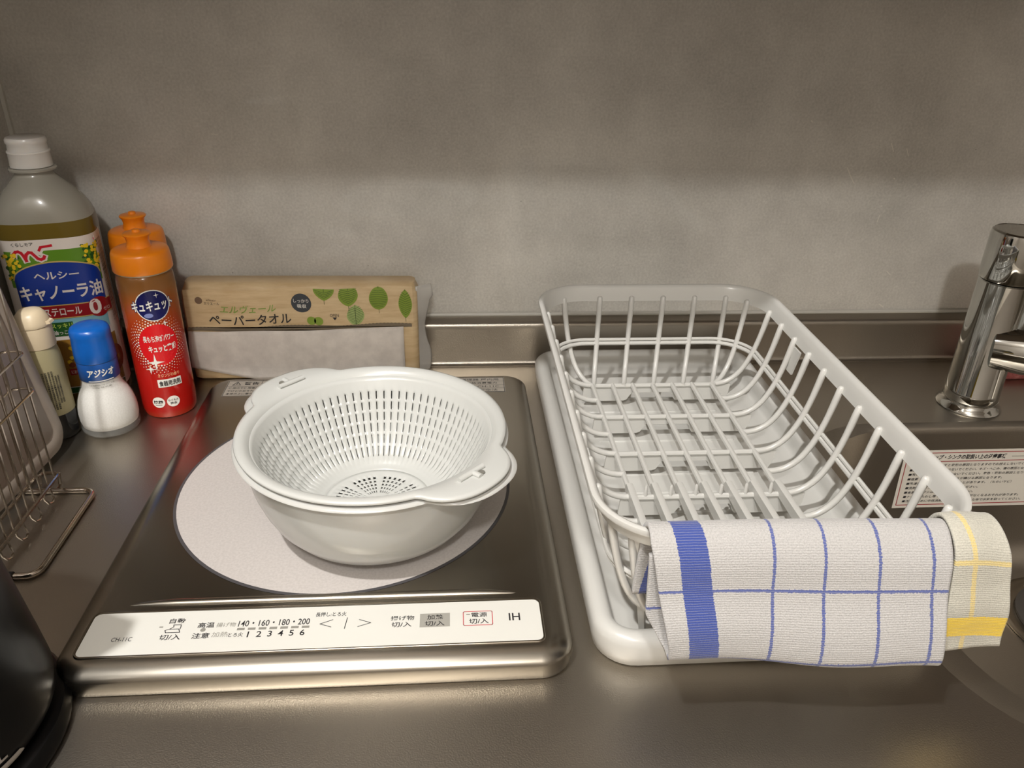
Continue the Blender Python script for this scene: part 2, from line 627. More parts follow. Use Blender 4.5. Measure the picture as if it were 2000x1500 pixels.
# wall cabinet above the frame (its front edge cuts the ceiling light on the wall)
wc = thing('wall_cabinet', (0.5, -0.17, 0.468), 'wood-grain wall cabinet hanging over the worktop', 'cabinet')
MB().box(X0 + 0.001, CX1, -0.33, -0.001, 0.468, 1.20).build('carcass', M_cab, wc, smooth=0)
for i in range(4):
    a = X0 + 0.002 + i * (CX1 - X0 - 0.004) / 4
    b = a + (CX1 - X0 - 0.004) / 4 - 0.003
    MB().box(a, b, -0.352, -0.331, 0.465, 1.20).build('door', M_cab, wc, smooth=0, bevel=0.002)

# ------------------------------------------------------------------ induction cooker
ck = thing('induction_cooker', (-0.095, -0.29, 0.0), 'stainless steel single induction cooker with a white control strip and white round heating zone', 'cooker')
M_cook = mat('cooker_steel', (160, 154, 143), 0.27, 1.0)
IX0, IX1, IY0, IY1 = -0.268, 0.0805, -0.5075, -0.078
ZT = 0.0215
mb = MB()
loft_rr(mb, IX0, IX1, IY0, IY1, 0.024, [(0.0022, 0.0002), (0.0008, 0.002), (0.0, 0.006), (0.0, 0.0135), (0.0006, 0.0153), (0.0020, 0.0168), (0.0042, 0.0183), (0.0068, 0.0196), (0.0098, 0.0206), (0.0128, 0.0212), (0.0155, ZT)], 8)
mb.build('housing', M_cook, ck, smooth=40)
# white round heating zone with dark ring
mb = MB()
dx, dy, dr = -0.0965, -0.2955, 0.1425
ink = Ink(mb, lambda u, v, l: (dx + u, dy + v, ZT + l), 0.0001)
ink.disc(0, 0, dr + 0.0026, 1, n=96, rings=1, lift=2)
ink.disc(0, 0, dr, 0, n=96, rings=1, lift=4)
M_zone = mat('heating_zone_white', (214, 206, 200), 0.28)
add_noise(M_zone, 500, (188, 182, 178), (197, 191, 187), 1.0)
mb.build('heating_zone', [M_zone, mat('zone_ring', (74, 72, 74), 0.4)], ck, smooth=0)
# raised grip ridge above the control strip
mb = MB()
n = 24
for yy, hh, ww, xa, xb in ((-0.4415, 0.0022, 0.0034, -0.238, 0.048),):
    rr_ = []
    for i in range(n + 1):
        t = i / n
        x = xa + (xb - xa) * t
        k = min(1, 9 * min(t, 1 - t)) ** 0.6
        k = max(k, 0.02)
        rr_.append([(x, yy + ww * k * cos(a) - 0.002 * (1 - k), ZT - 0.0006 + (hh + 0.0006) * k * sin(a)) for a in [pi * j / 10 for j in range(11)]])
    mb.rings(rr_, False, False, False)
mb.build('front_ridge', M_cook, ck, smooth=60)
# control strip, white, with a thin bright bezel
PX0, PX1, PY0, PY1 = -0.2535, 0.0595, -0.4915, -0.4515
mb = MB()
loft_rr(mb, PX0 - 0.0016, PX1 + 0.0016, PY0 - 0.0016, PY1 + 0.0022, 0.006, [(0, ZT - 0.0004), (0.0002, ZT + 0.0007), (0.0010, ZT + 0.0010), (0.0018, ZT + 0.0007), (0.0018, ZT - 0.0004)], 6, cap0=False, cap1=False)
mb.build('bezel', M_steel2, ck, smooth=60)
mb = MB()
loft_rr(mb, PX0, PX1, PY0, PY1, 0.005, [(0, ZT - 0.001), (0, ZT + 0.0005), (0.0003, ZT + 0.0007)], 6)
ZP = ZT + 0.0007
ink = Ink(mb, lambda u, v, l: (u, v, ZP + l), 0.0001)
# (u, v) measured on the strip
ink.text('CH-11C', -0.2275, -0.4770, 0.0038, 1, 0.0135, 0.004)
ink.text('自動', -0.1950, -0.4612, 0.0048, 1, 0.0105, 0.012)
ink.rect(-0.2058, -0.2032, -0.4672, -0.4661, 2)
ink.line([(-0.2000, -0.4722), (-0.2010, -0.4700), (-0.1985, -0.4690), (-0.1950, -0.4690), (-0.1920, -0.4690), (-0.1905, -0.4722)], 0.00055, 1, closed=True)
ink.line([(-0.1983, -0.4690), (-0.1960, -0.4668), (-0.1965, -0.4650), (-0.1915, -0.4650), (-0.1912, -0.4668), (-0.1912, -0.4690)], 0.00055, 1)
ink.text('切/入', -0.1958, -0.4765, 0.0052, 1, 0.0142, 0.012)
ink.text('高温', -0.1742, -0.4662, 0.0050, 1, 0.0112, 0.015)
ink.disc(-0.1753, -0.4707, 0.0018, 2)
ink.text('注意', -0.1755, -0.4760, 0.0052, 1, 0.0118, 0.015)
ink.text('揚げ物', -0.1606, -0.4665, 0.0042, 2, 0.0132, 0.005)
ink.text('加熱', -0.1628, -0.4755, 0.0048, 2, 0.0108, 0.0)
ink.text('140・160・180・200', -0.1278, -0.4660, 0.0058, 1, 0.0490, 0.01)
for i in range(7):
    ink.rect(-0.1522 + i * 0.00735, -0.1470 + i * 0.00735, -0.4723, -0.4701, 2)
ink.text('とろ火', -0.1520, -0.4763, 0.0040, 1, 0.0100, 0.012)
for i, t in enumerate('123456'):
    ink.text(t, -0.1437 + i * 0.00735, -0.4764, 0.0054, 1, None, 0.012)
ink.text('長押し:とろ火', -0.0893, -0.4598, 0.0044, 1, 0.0215, 0.01)
ink.line([(-0.0875, -0.4653), (-0.0960, -0.4690), (-0.0880, -0.4722)], 0.00055, 1)
ink.line([(-0.0775, -0.4638), (-0.0785, -0.4742)], 0.00055, 1)
ink.line([(-0.0690, -0.4660), (-0.0608, -0.4695), (-0.0695, -0.4728)], 0.00055, 1)
ink.text('揚げ物', -0.0388, -0.4660, 0.0045, 1, 0.0165, 0.012)
ink.text('切/入', -0.0392, -0.4723, 0.0048, 1, 0.0140, 0.012)
ink.rect(-0.0265, -0.0053, -0.4757, -0.4625, 3, 0.6)
ink.text('加熱', -0.0158, -0.4663, 0.0046, 1, 0.0112, 0.012, lift=1.6)
ink.text('切/入', -0.0160, -0.4724, 0.0048, 1, 0.0138, 0.012, lift=1.6)
ink.line(rrect(0.0042, 0.0248, -0.4755, -0.4620, 0.001, 3) and [(p[0], p[1]) for p in rrect(0.0042, 0.0248, -0.4755, -0.4620, 0.001, 3)], 0.00055, 4, 1.0, True)
ink.rect(0.0063, 0.0090, -0.4652, -0.4642, 2)
ink.text('電源', 0.0155, -0.4654, 0.0046, 1, 0.0112, 0.012)
ink.text('切/入', 0.0150, -0.4716, 0.0050, 1, 0.0138, 0.012)
ink.text('IH', 0.0405, -0.4685, 0.0072, 1, 0.0080, 0.01)
mb.build('control_strip', [M_panel, M_ink, M_grey, mat('key_grey', (158, 156, 148), 0.45), M_red], ck, smooth=0)
# rear rating / warning stickers
M_lab = mat('cooker_sticker', (150, 143, 132), 0.45)
for x0_, x1_, y0_, y1_, title in ((-0.248, -0.160, -0.128, -0.092, '警告'), (-0.030, 0.056, -0.127, -0.092, 'IHコンロ')):
    mb = MB()
    ink = Ink(mb, lambda u, v, l: (u, v, ZT + l), 0.0001)
    ink.rect(x0_, x1_, y0_, y1_, 0)
    fr = 0.0008
    ink.line([(x0_ + fr, y0_ + fr), (x1_ - fr, y0_ + fr), (x1_ - fr, y1_ - fr), (x0_ + fr, y1_ - fr)], 0.0006, 1, 2, True)
    if title == '警告':
        ink.line([(x0_ + 0.006, y1_ - 0.0105), (x0_ + 0.0145, y1_ - 0.0105), (x0_ + 0.0102, y1_ - 0.003)], 0.0009, 1, 2, True)
        ink.rect(x0_ + 0.0098, x0_ + 0.0106, y1_ - 0.009, y1_ - 0.0055, 1, 2)
        ink.text('警告', x0_ + 0.026, y1_ - 0.0068, 0.0066, 1, 0.0165, 0.02, lift=2)
        ink.line([(x0_ + 0.037, y1_), (x0_ + 0.037, y1_ - 0.013)], 0.0005, 1, 2)
        ink.line([(x0_, y1_ - 0.0135), (x1_, y1_ - 0.0135)], 0.0005, 1, 2)
        ink.text('高温注意', x0_ + 0.056, y1_ - 0.0065, 0.005, 1, 0.03, 0.01, lift=2)
        ss = ['使用中や使用後はトッププレートに触らない', 'やけどのおそれあり・缶詰などを加熱しない', '本体の上に乗らない・破損したら使用しない']
        for i, t in enumerate(ss):
            ink.text(t, (x0_ + x1_) / 2, y1_ - 0.0175 - i * 0.0066, 0.0042, 1, (x1_ - x0_) * 0.92, 0.01, lift=2)
    else:
        for i, t in enumerate(['据置型電磁調理器 屋内用', '定格電圧 100V 定格消費電力', '高周波利用 型式 CH-11C', '製造年 電気用品安全法']):
            ink.text(t, (x0_ + x1_) / 2 - 0.002, y1_ - 0.0050 - i * 0.0082, 0.0048, 1, (x1_ - x0_) * (0.90 - 0.05 * (i % 2)), 0.005, lift=2)
            ink.line([(x0_, y1_ - 0.0092 - i * 0.0082), (x1_, y1_ - 0.0092 - i * 0.0082)], 0.0004, 1, 2)
    o = mb.build('warning_sticker' if title == '警告' else 'rating_sticker', [M_lab, M_ink], ck, smooth=0)

# ------------------------------------------------------------------ mixing bowl and colander
BC = (-0.0640, -0.3500)
BR = 0.1035


def ear(a, a0, half=radians(18.0), amp=0.0200):
    """radial growth of the two lugs"""
    d = 0.0
    for q in (a0, a0 + pi):
        t = (a - q + pi) % (2 * pi) - pi
        if abs(t) < half * 1.35:
            k = abs(t) / (half * 1.35)
            d = max(d, amp * (1 - k ** 2.6) ** 0.9)
    return d


def ear_lathe(mb, prof, c, z0, seg, a0, mi=0):
    """prof: (r, z, w) w = share of the lug growth"""
    rr = []
    for r, z, w in prof:
        ring = []
        for i in range(seg):
            a = 2 * pi * i / seg
            q = r + w * ear(a, a0)
            ring.append((c[0] + q * cos(a), c[1] + q * sin(a), z0 + z))
        rr.append(ring)
    return mb.rings(rr, True, False, False, mi, loop=False)


bowl = thing('mixing_bowl', (BC[0], BC[1], ZT + 0.0005), 'white plastic mixing bowl standing on the round heating zone with a colander nested in it', 'bowl')
A0 = radians(-44.0)
mb = MB()
z0 = ZT + 0.0006
# one closed wall: outside up, rim, inside down
pr = [(0.002, 0.0022, 0), (0.044, 0.0022, 0), (0.0475, 0.0, 0), (0.0500, 0.0, 0), (0.0560, 0.0030, 0), (0.0660, 0.0075, 0), (0.0760, 0.0150, 0), (0.0845, 0.0260, 0), (0.0905, 0.0385, 0), (0.0950, 0.0520, 0), (0.0978, 0.0665, 0), (0.0990, 0.0780, 0),
      (0.0993, 0.0835, 0), (0.1000, 0.0848, 0.3), (0.1035, 0.0842, 0.95), (0.1055, 0.0838, 1.0), (0.1062, 0.0846, 1.0), (0.1055, 0.0858, 1.0), (0.1030, 0.0866, 0.95), (0.0995, 0.0870, 0.3),
      (0.0977, 0.0855, 0), (0.0970, 0.0780, 0), (0.0957, 0.0665, 0), (0.0928, 0.0520, 0), (0.0882, 0.0385, 0), (0.0822, 0.0260, 0), (0.0738, 0.0165, 0), (0.0630, 0.0095, 0), (0.0520, 0.0052, 0), (0.0400, 0.0044, 0), (0.002, 0.0044, 0)]
ear_lathe(mb, pr, BC, z0, 144, A0 + radians(4))
mb.build('bowl_body', M_bowl, bowl, smooth=60)

cold = thing('colander', (BC[0], BC[1], ZT + 0.006), 'white slotted plastic colander with two lug handles nested in the white bowl', 'colander')
# slotted wall as an open sheet with the slots left out, thickened
zc = ZT + 0.0920
S = 80
prof = [(0.0430, -0.0720), (0.0465, -0.0715), (0.0505, -0.0692)]
side = []
sp0, sp1 = (0.0520, -0.0680), (0.0895, -0.0125)
NR = 26
for i in range(NR + 1):
    t = i / NR
    # bulging wall
    r = sp0[0] + (sp1[0] - sp0[0]) * (t ** 0.62)
    z = sp0[1] + (sp1[1] - sp0[1]) * t
    side.append((r, z))
prof_all = prof + side + [(0.0915, -0.0085), (0.0935, -0.0045)]
mb = MB()
SUB = 4
seg = S * SUB
vid = {}
vs, fs = [], []
for j, (r, z) in enumerate(prof_all):
    for i in range(seg):
        # slots narrow: shift division so the third quarter is the slot
        frac = i % SUB
        base = i // SUB
        u = (0, 0.30, 0.66, 0.83)[frac]
        a = 2 * pi * (base + u) / S
        # shallow vertical flutes on the inner wall
        inn = 0.0006 if (frac in (1,) and 3 <= j < len(prof) + NR) else 0.0
        vs.append((BC[0] + (r - inn) * cos(a), BC[1] + (r - inn) * sin(a), zc + z))
for j in range(len(prof_all) - 1):
    jj = j - len(prof)
    for i in range(seg):
        slot = (i % SUB == 2) and 1 <= jj <= NR - 2 and (jj - 1) % 4 != 3
        if slot:
            continue
        k = (i + 1) % seg
        fs.append((j * seg + i, j * seg + k, (j + 1) * seg + k, (j + 1) * seg + i))
mb.add(vs, fs)
M_col = mat('colander_white_plastic', (198, 199, 195), 0.27, coat=0.25, coat_rough=0.12)
mb.build('slotted_wall', M_col, cold, smooth=50, solid=0.0014)
# floor with radial groups of small slots
mb = MB()
vs, fs = [], []
FR = [0.0, 0.006, 0.0105, 0.0120, 0.0155, 0.0170, 0.0205, 0.0220, 0.0255, 0.0270, 0.0305, 0.0320, 0.0360, 0.0400, 0.0432]
segf = 96
for j, r in enumerate(FR):
    zz = zc - 0.0735 + (0.0012 if r > 0.038 else 0) + (0.0006 if r > 0.042 else 0)
    for i in range(segf):
        a = 2 * pi * i / segf
        vs.append((BC[0] + max(r, 0.0004) * cos(a), BC[1] + max(r, 0.0004) * sin(a), zz))
for j in range(len(FR) - 1):
    for i in range(segf):
        # eight wedges of slots, solid spokes between
        if j in (2, 4, 6, 8, 10) and (i % 12) > 1 and (i % 2 == 0):
            pass
        k = (i + 1) % segf
        hole_ = (j in (1, 3, 5, 7, 9, 11)) and (i % 12) >= 2 and (i % 2 == 0) and j > 1
        if hole_:
            continue
        fs.append((j * segf + i, j * segf + k, (j + 1) * segf + k, (j + 1) * segf + i))
mb.add(vs, fs)
mb.build('slotted_floor', M_col, cold, smooth=50, solid=0.0014)
# rim with lugs: closed ring wall
mb = MB()
pr = [(0.0928, -0.0062, 0), (0.0950, -0.0030, 0.05), (0.0985, -0.0024, 0.6), (0.1015, -0.0022, 0.98), (0.1038, -0.0024, 1.0), (0.1044, -0.0014, 1.0), (0.1040, -0.0002, 1.0), (0.1015, 0.0006, 0.97),
      (0.0985, 0.0004, 0.5), (0.0955, -0.0010, 0.02), (0.0935, -0.0038, 0), (0.0922, -0.0062, 0)]
rr = []
for r, z, wgt in pr:
    rr.append([(BC[0] + (r + wgt * ear(2 * pi * i / 192, A0)) * cos(2 * pi * i / 192), BC[1] + (r + wgt * ear(2 * pi * i / 192, A0)) * sin(2 * pi * i / 192), zc + z) for i in range(192)])
rr.append(rr[0])
mb.rings(rr, True, False, False)
mb.build('rim', M_col, cold, smooth=60)
# hanging slots in the lugs: T-shaped raised catch with a grey disc painted as its shaded opening
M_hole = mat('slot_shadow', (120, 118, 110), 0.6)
for sgn in (0, pi):
    a = A0 + sgn
    c = Vector((BC[0] + 0.1075 * cos(a), BC[1] + 0.1075 * sin(a), zc + 0.0004))
    U = Vector((-sin(a), cos(a), 0))
    V = Vector((cos(a), sin(a), 0))
    mb = MB()

    def pt(u, v, h):
        return tuple(c + U * u + V * v + Vector((0, 0, h)))
    # raised bar across the lug and short stem
    for (u0, v0), (u1, v1), wd in (((-0.0125, -0.0035), (0.0125, -0.0035), 0.0022), ((0.0015, -0.002), (0.0015, 0.0050), 0.0021)):
        mb.tube([pt(u0, v0, 0.0008), pt(u1, v1, 0.0008)], wd * 1.15, 10, flat=0.75)
    mb.build('catch', M_col, cold, smooth=60)
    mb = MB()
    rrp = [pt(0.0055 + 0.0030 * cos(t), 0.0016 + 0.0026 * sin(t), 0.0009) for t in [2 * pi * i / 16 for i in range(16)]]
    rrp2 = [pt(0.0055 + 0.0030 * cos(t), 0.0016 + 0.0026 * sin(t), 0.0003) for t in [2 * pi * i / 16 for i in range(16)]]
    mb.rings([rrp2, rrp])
    mb.build('finger_hole_shade', M_hole, cold, smooth=30)

# ------------------------------------------------------------------ drying rack: tray and basket
tray = thing('drip_tray', (0.225, -0.266, 0.0), 'white plastic drip tray under the dish basket beside the cooker', 'tray')
TX0, TX1, TY0, TY1 = 0.0950, 0.3520, -0.5020, -0.0300
mb = MB()
loft_rr(mb, TX0, TX1, TY0, TY1, 0.030, [(0.0050, 0.0004), (0.0020, 0.0030), (0.0004, 0.0120), (0.0, 0.0200), (0.0010, 0.0245), (0.0040, 0.0275), (0.0085, 0.0282), (0.0125, 0.0270), (0.0150, 0.0240),
                                      (0.0165, 0.0190), (0.0180, 0.0120), (0.0215, 0.0098), (0.0300, 0.0092)], 8)
mb.build('tray_body', M_white, tray, smooth=50)
mb = MB()
for k in range(13):
    y = -0.095 - 0.0300 * k
    loft_rr(mb, 0.145, 0.285, y - 0.0012, y + 0.0012, 0.001, [(0, 0.0090), (0.0003, 0.0102), (0.0008, 0.0106)], 2)
mb.build('floor_ridge', M_white, tray, smooth=50)

bk = thing('dish_basket', (0.2145, -0.30, 0.0095), 'white plastic ribbed dish basket standing empty in the drip tray', 'dish rack')
KX0, KX1, KY0, KY1, KZ = 0.0870, 0.3405, -0.5210, -0.0880, 0.1320
mb = MB()
rim = [(0.0008, KZ - 0.0050), (0.0, KZ - 0.0030), (0.0006, KZ - 0.0008), (0.0026, KZ), (0.0048, KZ - 0.0008), (0.0066, KZ - 0.0040), (0.0082, KZ - 0.0100), (0.0098, KZ - 0.0165), (0.0078, KZ - 0.0165), (0.0060, KZ - 0.0100), (0.0042, KZ - 0.0052), (0.0026, KZ - 0.0040)]
rg = [rrect(KX0 + d, KX1 - d, KY0 + d, KY1 - d, 0.052 - d, 12, z) for d, z in rim]
mb.rings(rg, True, False, False, loop=True)
mb.build('rim', M_white, bk, smooth=50)


def rib(name, p0, p1, r=0.0025, parent=bk, steep=True):
    """p0 top on the rim skirt, p1 bottom on the floor; quarter-ellipse between"""
    p0, p1 = Vector(p0), Vector(p1)
    D = p1 - p0
    c1 = p0 + Vector((D.x * 0.16, D.y * 0.16, D.z * 0.55))
    c2 = Vector((p0.x + D.x * 0.34, p0.y + D.y * 0.34, p1.z - 0.0015))
    pts = [p0 - (c1 - p0).normalized() * 0.0015]
    n = 15
    for i in range(n + 1):
        t = i / n
        pts.append(p0 * (1 - t) ** 3 + c1 * 3 * t * (1 - t) ** 2 + c2 * 3 * t * t * (1 - t) + p1 * t ** 3)
    mbb = MB()
    mbb.tube(pts, r, 8, rlist=[0.0015, 0.0029, 0.0031, 0.0030] + [0.0028] * (len(pts) - 4))
    return mbb.build(name, M_white, parent, smooth=60)


ZFL = 0.0355
YR = [-0.1410 - 0.0342 * k for k in range(11)]
for k, y in enumerate(YR):
    e_ = 0.0030 if k == 10 else 0.0
    rib('rib', (0.3308 - e_, y, 0.1195), (0.2800, y, ZFL))
    rib('rib', (0.0967 + e_, y, 0.1195), (0.1490, y, ZFL))
for i in range(5):
    xt, xb = 0.1585 + 0.0348 * i, 0.1500 + 0.0325 * i
    rib('rib', (xt, -0.0975, 0.1195), (xb, -0.1430, ZFL))
    rib('rib', (xt, -0.5110, 0.1195), (xb, -0.4830, ZFL))
rib('rib', (0.1190, -0.1000, 0.1195), (0.1490, -0.1430, ZFL))
rib('rib', (0.3170, -0.1110, 0.1195), (0.2810, -0.1430, ZFL))
rib('rib', (0.1110, -0.4960, 0.1195), (0.1480, -0.4830, ZFL))
rib('rib', (0.3170, -0.4960, 0.1195), (0.2810, -0.4830, ZFL))
for i in range(7):
    x = 0.1490 + 0.0218 * i
    mb = MB()
    mb.tube([(x, -0.1410, ZFL), (x, -0.4830, ZFL)], 0.0026, 8)
    mb.build('floor_bar', M_white, bk)
for k in range(0, 11, 2):
    y = YR[k]
    mb = MB()
    mb.tube([(0.1490, y, ZFL - 0.001), (0.2800, y, ZFL - 0.001)], 0.0026, 8)
    mb.build('cross_rod', M_white, bk)
# side ring half way up
mb = MB()
ring = rrect(0.1060, 0.3215, -0.4960, -0.1080, 0.040, 10, 0.0700)
mb.tube(ring, 0.0022, 8, closed=True)
mb.tube([(x + (0.0014 if x > 0.2145 else -0.0014), y + (0.0014 if y > -0.3 else -0.0014), z + 0.0040) for x, y, z in ring], 0.0018, 8, closed=True)
mb.build('side_ring', M_white, bk)
# foot plates under the cross rods
for k in range(0, 11, 2):
    y = YR[k]
    zb, zt = 0.0110, ZFL
    pts = [(0.1400, zt), (0.1385, 0.0190), (0.1400, 0.0165), (0.1840, 0.0165), (0.1875, 0.0180), (0.1905, 0.0230), (0.1930, 0.0265), (0.2350, 0.0265), (0.2375, 0.0240), (0.2385, 0.0200), (0.2410, 0.0165), (0.2960, 0.0165), (0.3000, 0.0250), (0.3010, zt)]
    front = [(x, y - 0.0009, z) for x, z in pts]
    back = [(x, y + 0.0009, z) for x, z in pts]
    mb = MB()
    tr = geometry.tessellate_polygon([[Vector((x, z, 0)) for x, z in pts]])
    n_ = len(pts)
    mb.add(front + back, [tuple(t) for t in tr] + [tuple(i + n_ for i in reversed(t)) for t in tr] + [(i, (i + 1) % n_, (i + 1) % n_ + n_, i + n_) for i in range(n_)])
    mb.build('foot_plate', M_white, bk, smooth=0)
# fork section at the near end: flat raised bars and pegs
for i in range(7):
    x = 0.1490 + 0.0218 * i
    mb = MB()
    mb.rings([[(x - 0.0028, y, z0_), (x + 0.0028, y, z0_), (x + 0.0028, y, z1_), (x + 0.0016, y, z1_ + 0.0006), (x - 0.0016, y, z1_ + 0.0006), (x - 0.0028, y, z1_)] for y, z0_, z1_ in
              ((-0.3335, ZFL, 0.0385), (-0.3360, ZFL - 0.002, 0.0420), (-0.4000, ZFL - 0.002, 0.0435), (-0.4830, ZFL - 0.002, 0.0435))], True, True, True)
    mb.build('divider_bar', M_white, bk, smooth=30)
for i in range(6):
    x = 0.1490 + 0.0218 * (i + 0.55)
    mb = MB()
    mb.tube([(x, -0.3462, ZFL - 0.001), (x, -0.3462, ZFL + 0.0100), (x, -0.3462, ZFL + 0.0112)], 0.0016, 8, rlist=[0.0018, 0.0015, 0.0008])
    mb.build('peg', M_white, bk)
# outer lugs that key the basket to the tray
for x, y, s in ((0.0985, -0.165, -1), (0.0985, -0.400, -1), (0.3300, -0.215, 1)):
    mb = MB()
    mb.rings([[(x, y - 0.012, 0.112), (x, y + 0.012, 0.112), (x + 0.0018, y + 0.012, 0.112), (x + 0.0018, y - 0.012, 0.112)],
              [(x - 0.002 * s, y - 0.006, 0.086), (x - 0.002 * s, y + 0.006, 0.086), (x + 0.0018 - 0.002 * s, y + 0.006, 0.086), (x + 0.0018 - 0.002 * s, y - 0.006, 0.086)]])
    mb.build('side_lug', M_white, bk, smooth=0)
# angled corner legs down to the tray floor
for mx_, my_ in ((1, 1), (-1, 1)):
    def q_(x, y, z):
        x = x if mx_ > 0 else 0.4290 - x
        y = y if my_ > 0 else -0.6020 - y
        return (x, y, z)
    mb = MB()
    A_ = [q_(0.1105, -0.4990, 0.117), q_(0.1165, -0.5035, 0.117), q_(0.1180, -0.5015, 0.117), q_(0.1120, -0.4970, 0.117)]
    B2 = [q_(0.1300, -0.4760, 0.0094), q_(0.1335, -0.4785, 0.0094), q_(0.1350, -0.4765, 0.0094), q_(0.1315, -0.4740, 0.0094)]
    mb.rings([A_, B2] if mx_ * my_ > 0 else [B2, A_])
    mb.build('corner_leg', M_white, bk, smooth=0)

# ------------------------------------------------------------------ dish cloths over the front rim


def cloth_mat(name, base, stripe, u_lines, v_lines, u_bands, v_bands, lw=0.0013, skew=0.0, lskew=0):
    """stripes woven into the cloth, in cloth coordinates (UV in metres)"""
    m = mat(name, base, 0.95, sheen=0.3)
    N, L, B = nodes(m)
    uv = N.new('ShaderNodeUVMap')
    uv.uv_map = 'UVMap'
    sx = N.new('ShaderNodeSeparateXYZ')
    L.new(uv.outputs[0], sx.inputs[0])
    wob = N.new('ShaderNodeTexNoise')
    wob.inputs['Scale'].default_value = 900.0
    L.new(uv.outputs[0], wob.inputs['Vector'])
    wv = math_n(N, L, 'MULTIPLY', math_n(N, L, 'SUBTRACT', wob.outputs['Fac'], 0.5), 0.0022)
    U = math_n(N, L, 'ADD', sx.outputs[0], wv)
    US = math_n(N, L, 'SUBTRACT', U, math_n(N, L, 'MULTIPLY', math_n(N, L, 'SUBTRACT', sx.outputs[1], 0.07), skew))
    V = math_n(N, L, 'ADD', sx.outputs[1], wv)
    tot = None
    for src, lst in ((US if lskew else U, u_lines), (V, v_lines)):
        for c in lst:
            f = math_n(N, L, 'LESS_THAN', math_n(N, L, 'ABSOLUTE', math_n(N, L, 'SUBTRACT', src, c)), lw / 2 * 1.5)
            f = math_n(N, L, 'MULTIPLY', f, 0.45 if lskew else 0.85)
            tot = f if tot is None else math_n(N, L, 'MAXIMUM', tot, f)
    for src, lst in ((US, u_bands), (V, v_bands)):
        for c0, c1 in lst:
            f = math_n(N, L, 'LESS_THAN', math_n(N, L, 'ABSOLUTE', math_n(N, L, 'SUBTRACT', src, (c0 + c1) / 2)), (c1 - c0) / 2)
            f = math_n(N, L, 'MULTIPLY', f, 0.95)
            tot = f if tot is None else math_n(N, L, 'MAXIMUM', tot, f)
    # rows of weave show through the dyed yarn
    wave = N.new('ShaderNodeTexWave')
    wave.wave_type = 'BANDS'
    wave.bands_direction = 'Y'
    wave.inputs['Scale'].default_value = 210.0
    wave.inputs['Distortion'].default_value = 1.2
    L.new(uv.outputs[0], wave.inputs['Vector'])
    rows_ = math_n(N, L, 'MULTIPLY', math_n(N, L, 'GREATER_THAN', wave.outputs['Fac'], 0.86), 0.30)
    tot = math_n(N, L, 'SUBTRACT', tot, math_n(N, L, 'MULTIPLY', rows_, tot), True)
    mix = N.new('ShaderNodeMix')
    mix.data_type = 'RGBA'
    L.new(tot, mix.inputs[0])
    n0 = N.new('ShaderNodeTexNoise')
    n0.inputs['Scale'].default_value = 1000.0
    n0.inputs['Detail'].default_value = 2.0
    L.new(uv.outputs[0], n0.inputs['Vector'])
    cr = N.new('ShaderNodeValToRGB')
    cr.color_ramp.elements[0].position = 0.3
    cr.color_ramp.elements[1].position = 0.62
    cr.color_ramp.elements[0].color = srgb(*[int(c * 0.90) for c in base])
    cr.color_ramp.elements[1].color = srgb(*base)
    L.new(n0.outputs['Fac'], cr.inputs[0])
    L.new(cr.outputs[0], mix.inputs[6])
    mix.inputs[7].default_value = srgb(*stripe)
    L.new(mix.outputs[2], B.inputs['Base Color'])
    bp = N.new('ShaderNodeBump')
    bp.inputs['Strength'].default_value = 0.4
    bp.inputs['Distance'].default_value = 0.0012
    h = math_n(N, L, 'ADD', math_n(N, L, 'MULTIPLY', n0.outputs['Fac'], 1.0), math_n(N, L, 'MULTIPLY', wave.outputs['Fac'], 0.35))
    L.new(h, bp.inputs['Height'])
    L.new(bp.outputs[0], B.inputs['Normal'])
    return m


def arc_resample(P, n):
    P = [Vector(p) for p in P]
    # smooth with Catmull-Rom first
    Q = []
    for i in range(len(P) - 1):
        p0, p1, p2, p3 = P[max(i - 1, 0)], P[i], P[i + 1], P[min(i + 2, len(P) - 1)]
        for k in range(8):
            t = k / 8
            Q.append(0.5 * ((2 * p1) + (-p0 + p2) * t + (2 * p0 - 5 * p1 + 4 * p2 - p3) * t * t + (-p0 + 3 * p1 - 3 * p2 + p3) * t ** 3))
    Q.append(P[-1])
    L_ = [0.0]
    for a, b in zip(Q, Q[1:]):
        L_.append(L_[-1] + (b - a).length)
    out, us = [], []
    j = 0
    for i in range(n):
        d = L_[-1] * i / (n - 1)
        while j < len(L_) - 2 and L_[j + 1] < d:
            j += 1
        t = (d - L_[j]) / max(L_[j + 1] - L_[j], 1e-9)
        out.append(Q[j].lerp(Q[j + 1], t))
        us.append(d)
    return out, us


def cloth(name, secs, xs, mat_, nx, ns, thick, wav, label, cat):
    """secs: two (y, z) polylines for the left and right end; xs(t_s, side) gives x of the ends along the section"""
    A, ua = arc_resample([(0, y, z) for y, z in secs[0]], ns)
    B_, ub = arc_resample([(0, y, z) for y, z in secs[1]], ns)
    mb = MB()
    grid, uvs = [], []
    for j in range(ns):
        row = []
        for i in range(nx):
            t = i / (nx - 1)
            p = A[j].lerp(B_[j], t)
            x = xs(j / (ns - 1), t)
            dy, dz = wav(j / (ns - 1), t)
            row.append((x, p.y + dy, p.z + dz))
            uvs.append((x, ua[j] * (1 - t) + ub[j] * t))
        grid.append(row)
    mb.sheet(grid, 0, uvs)
    o = mb.build(name, mat_, None, smooth=180, origin=(0.21, -0.52, 0.04))
    tag(o, label, cat)
    s_ = o.modifiers.new('solid', 'SOLIDIFY')
    s_.thickness, s_.offset = thick, 0
    return o


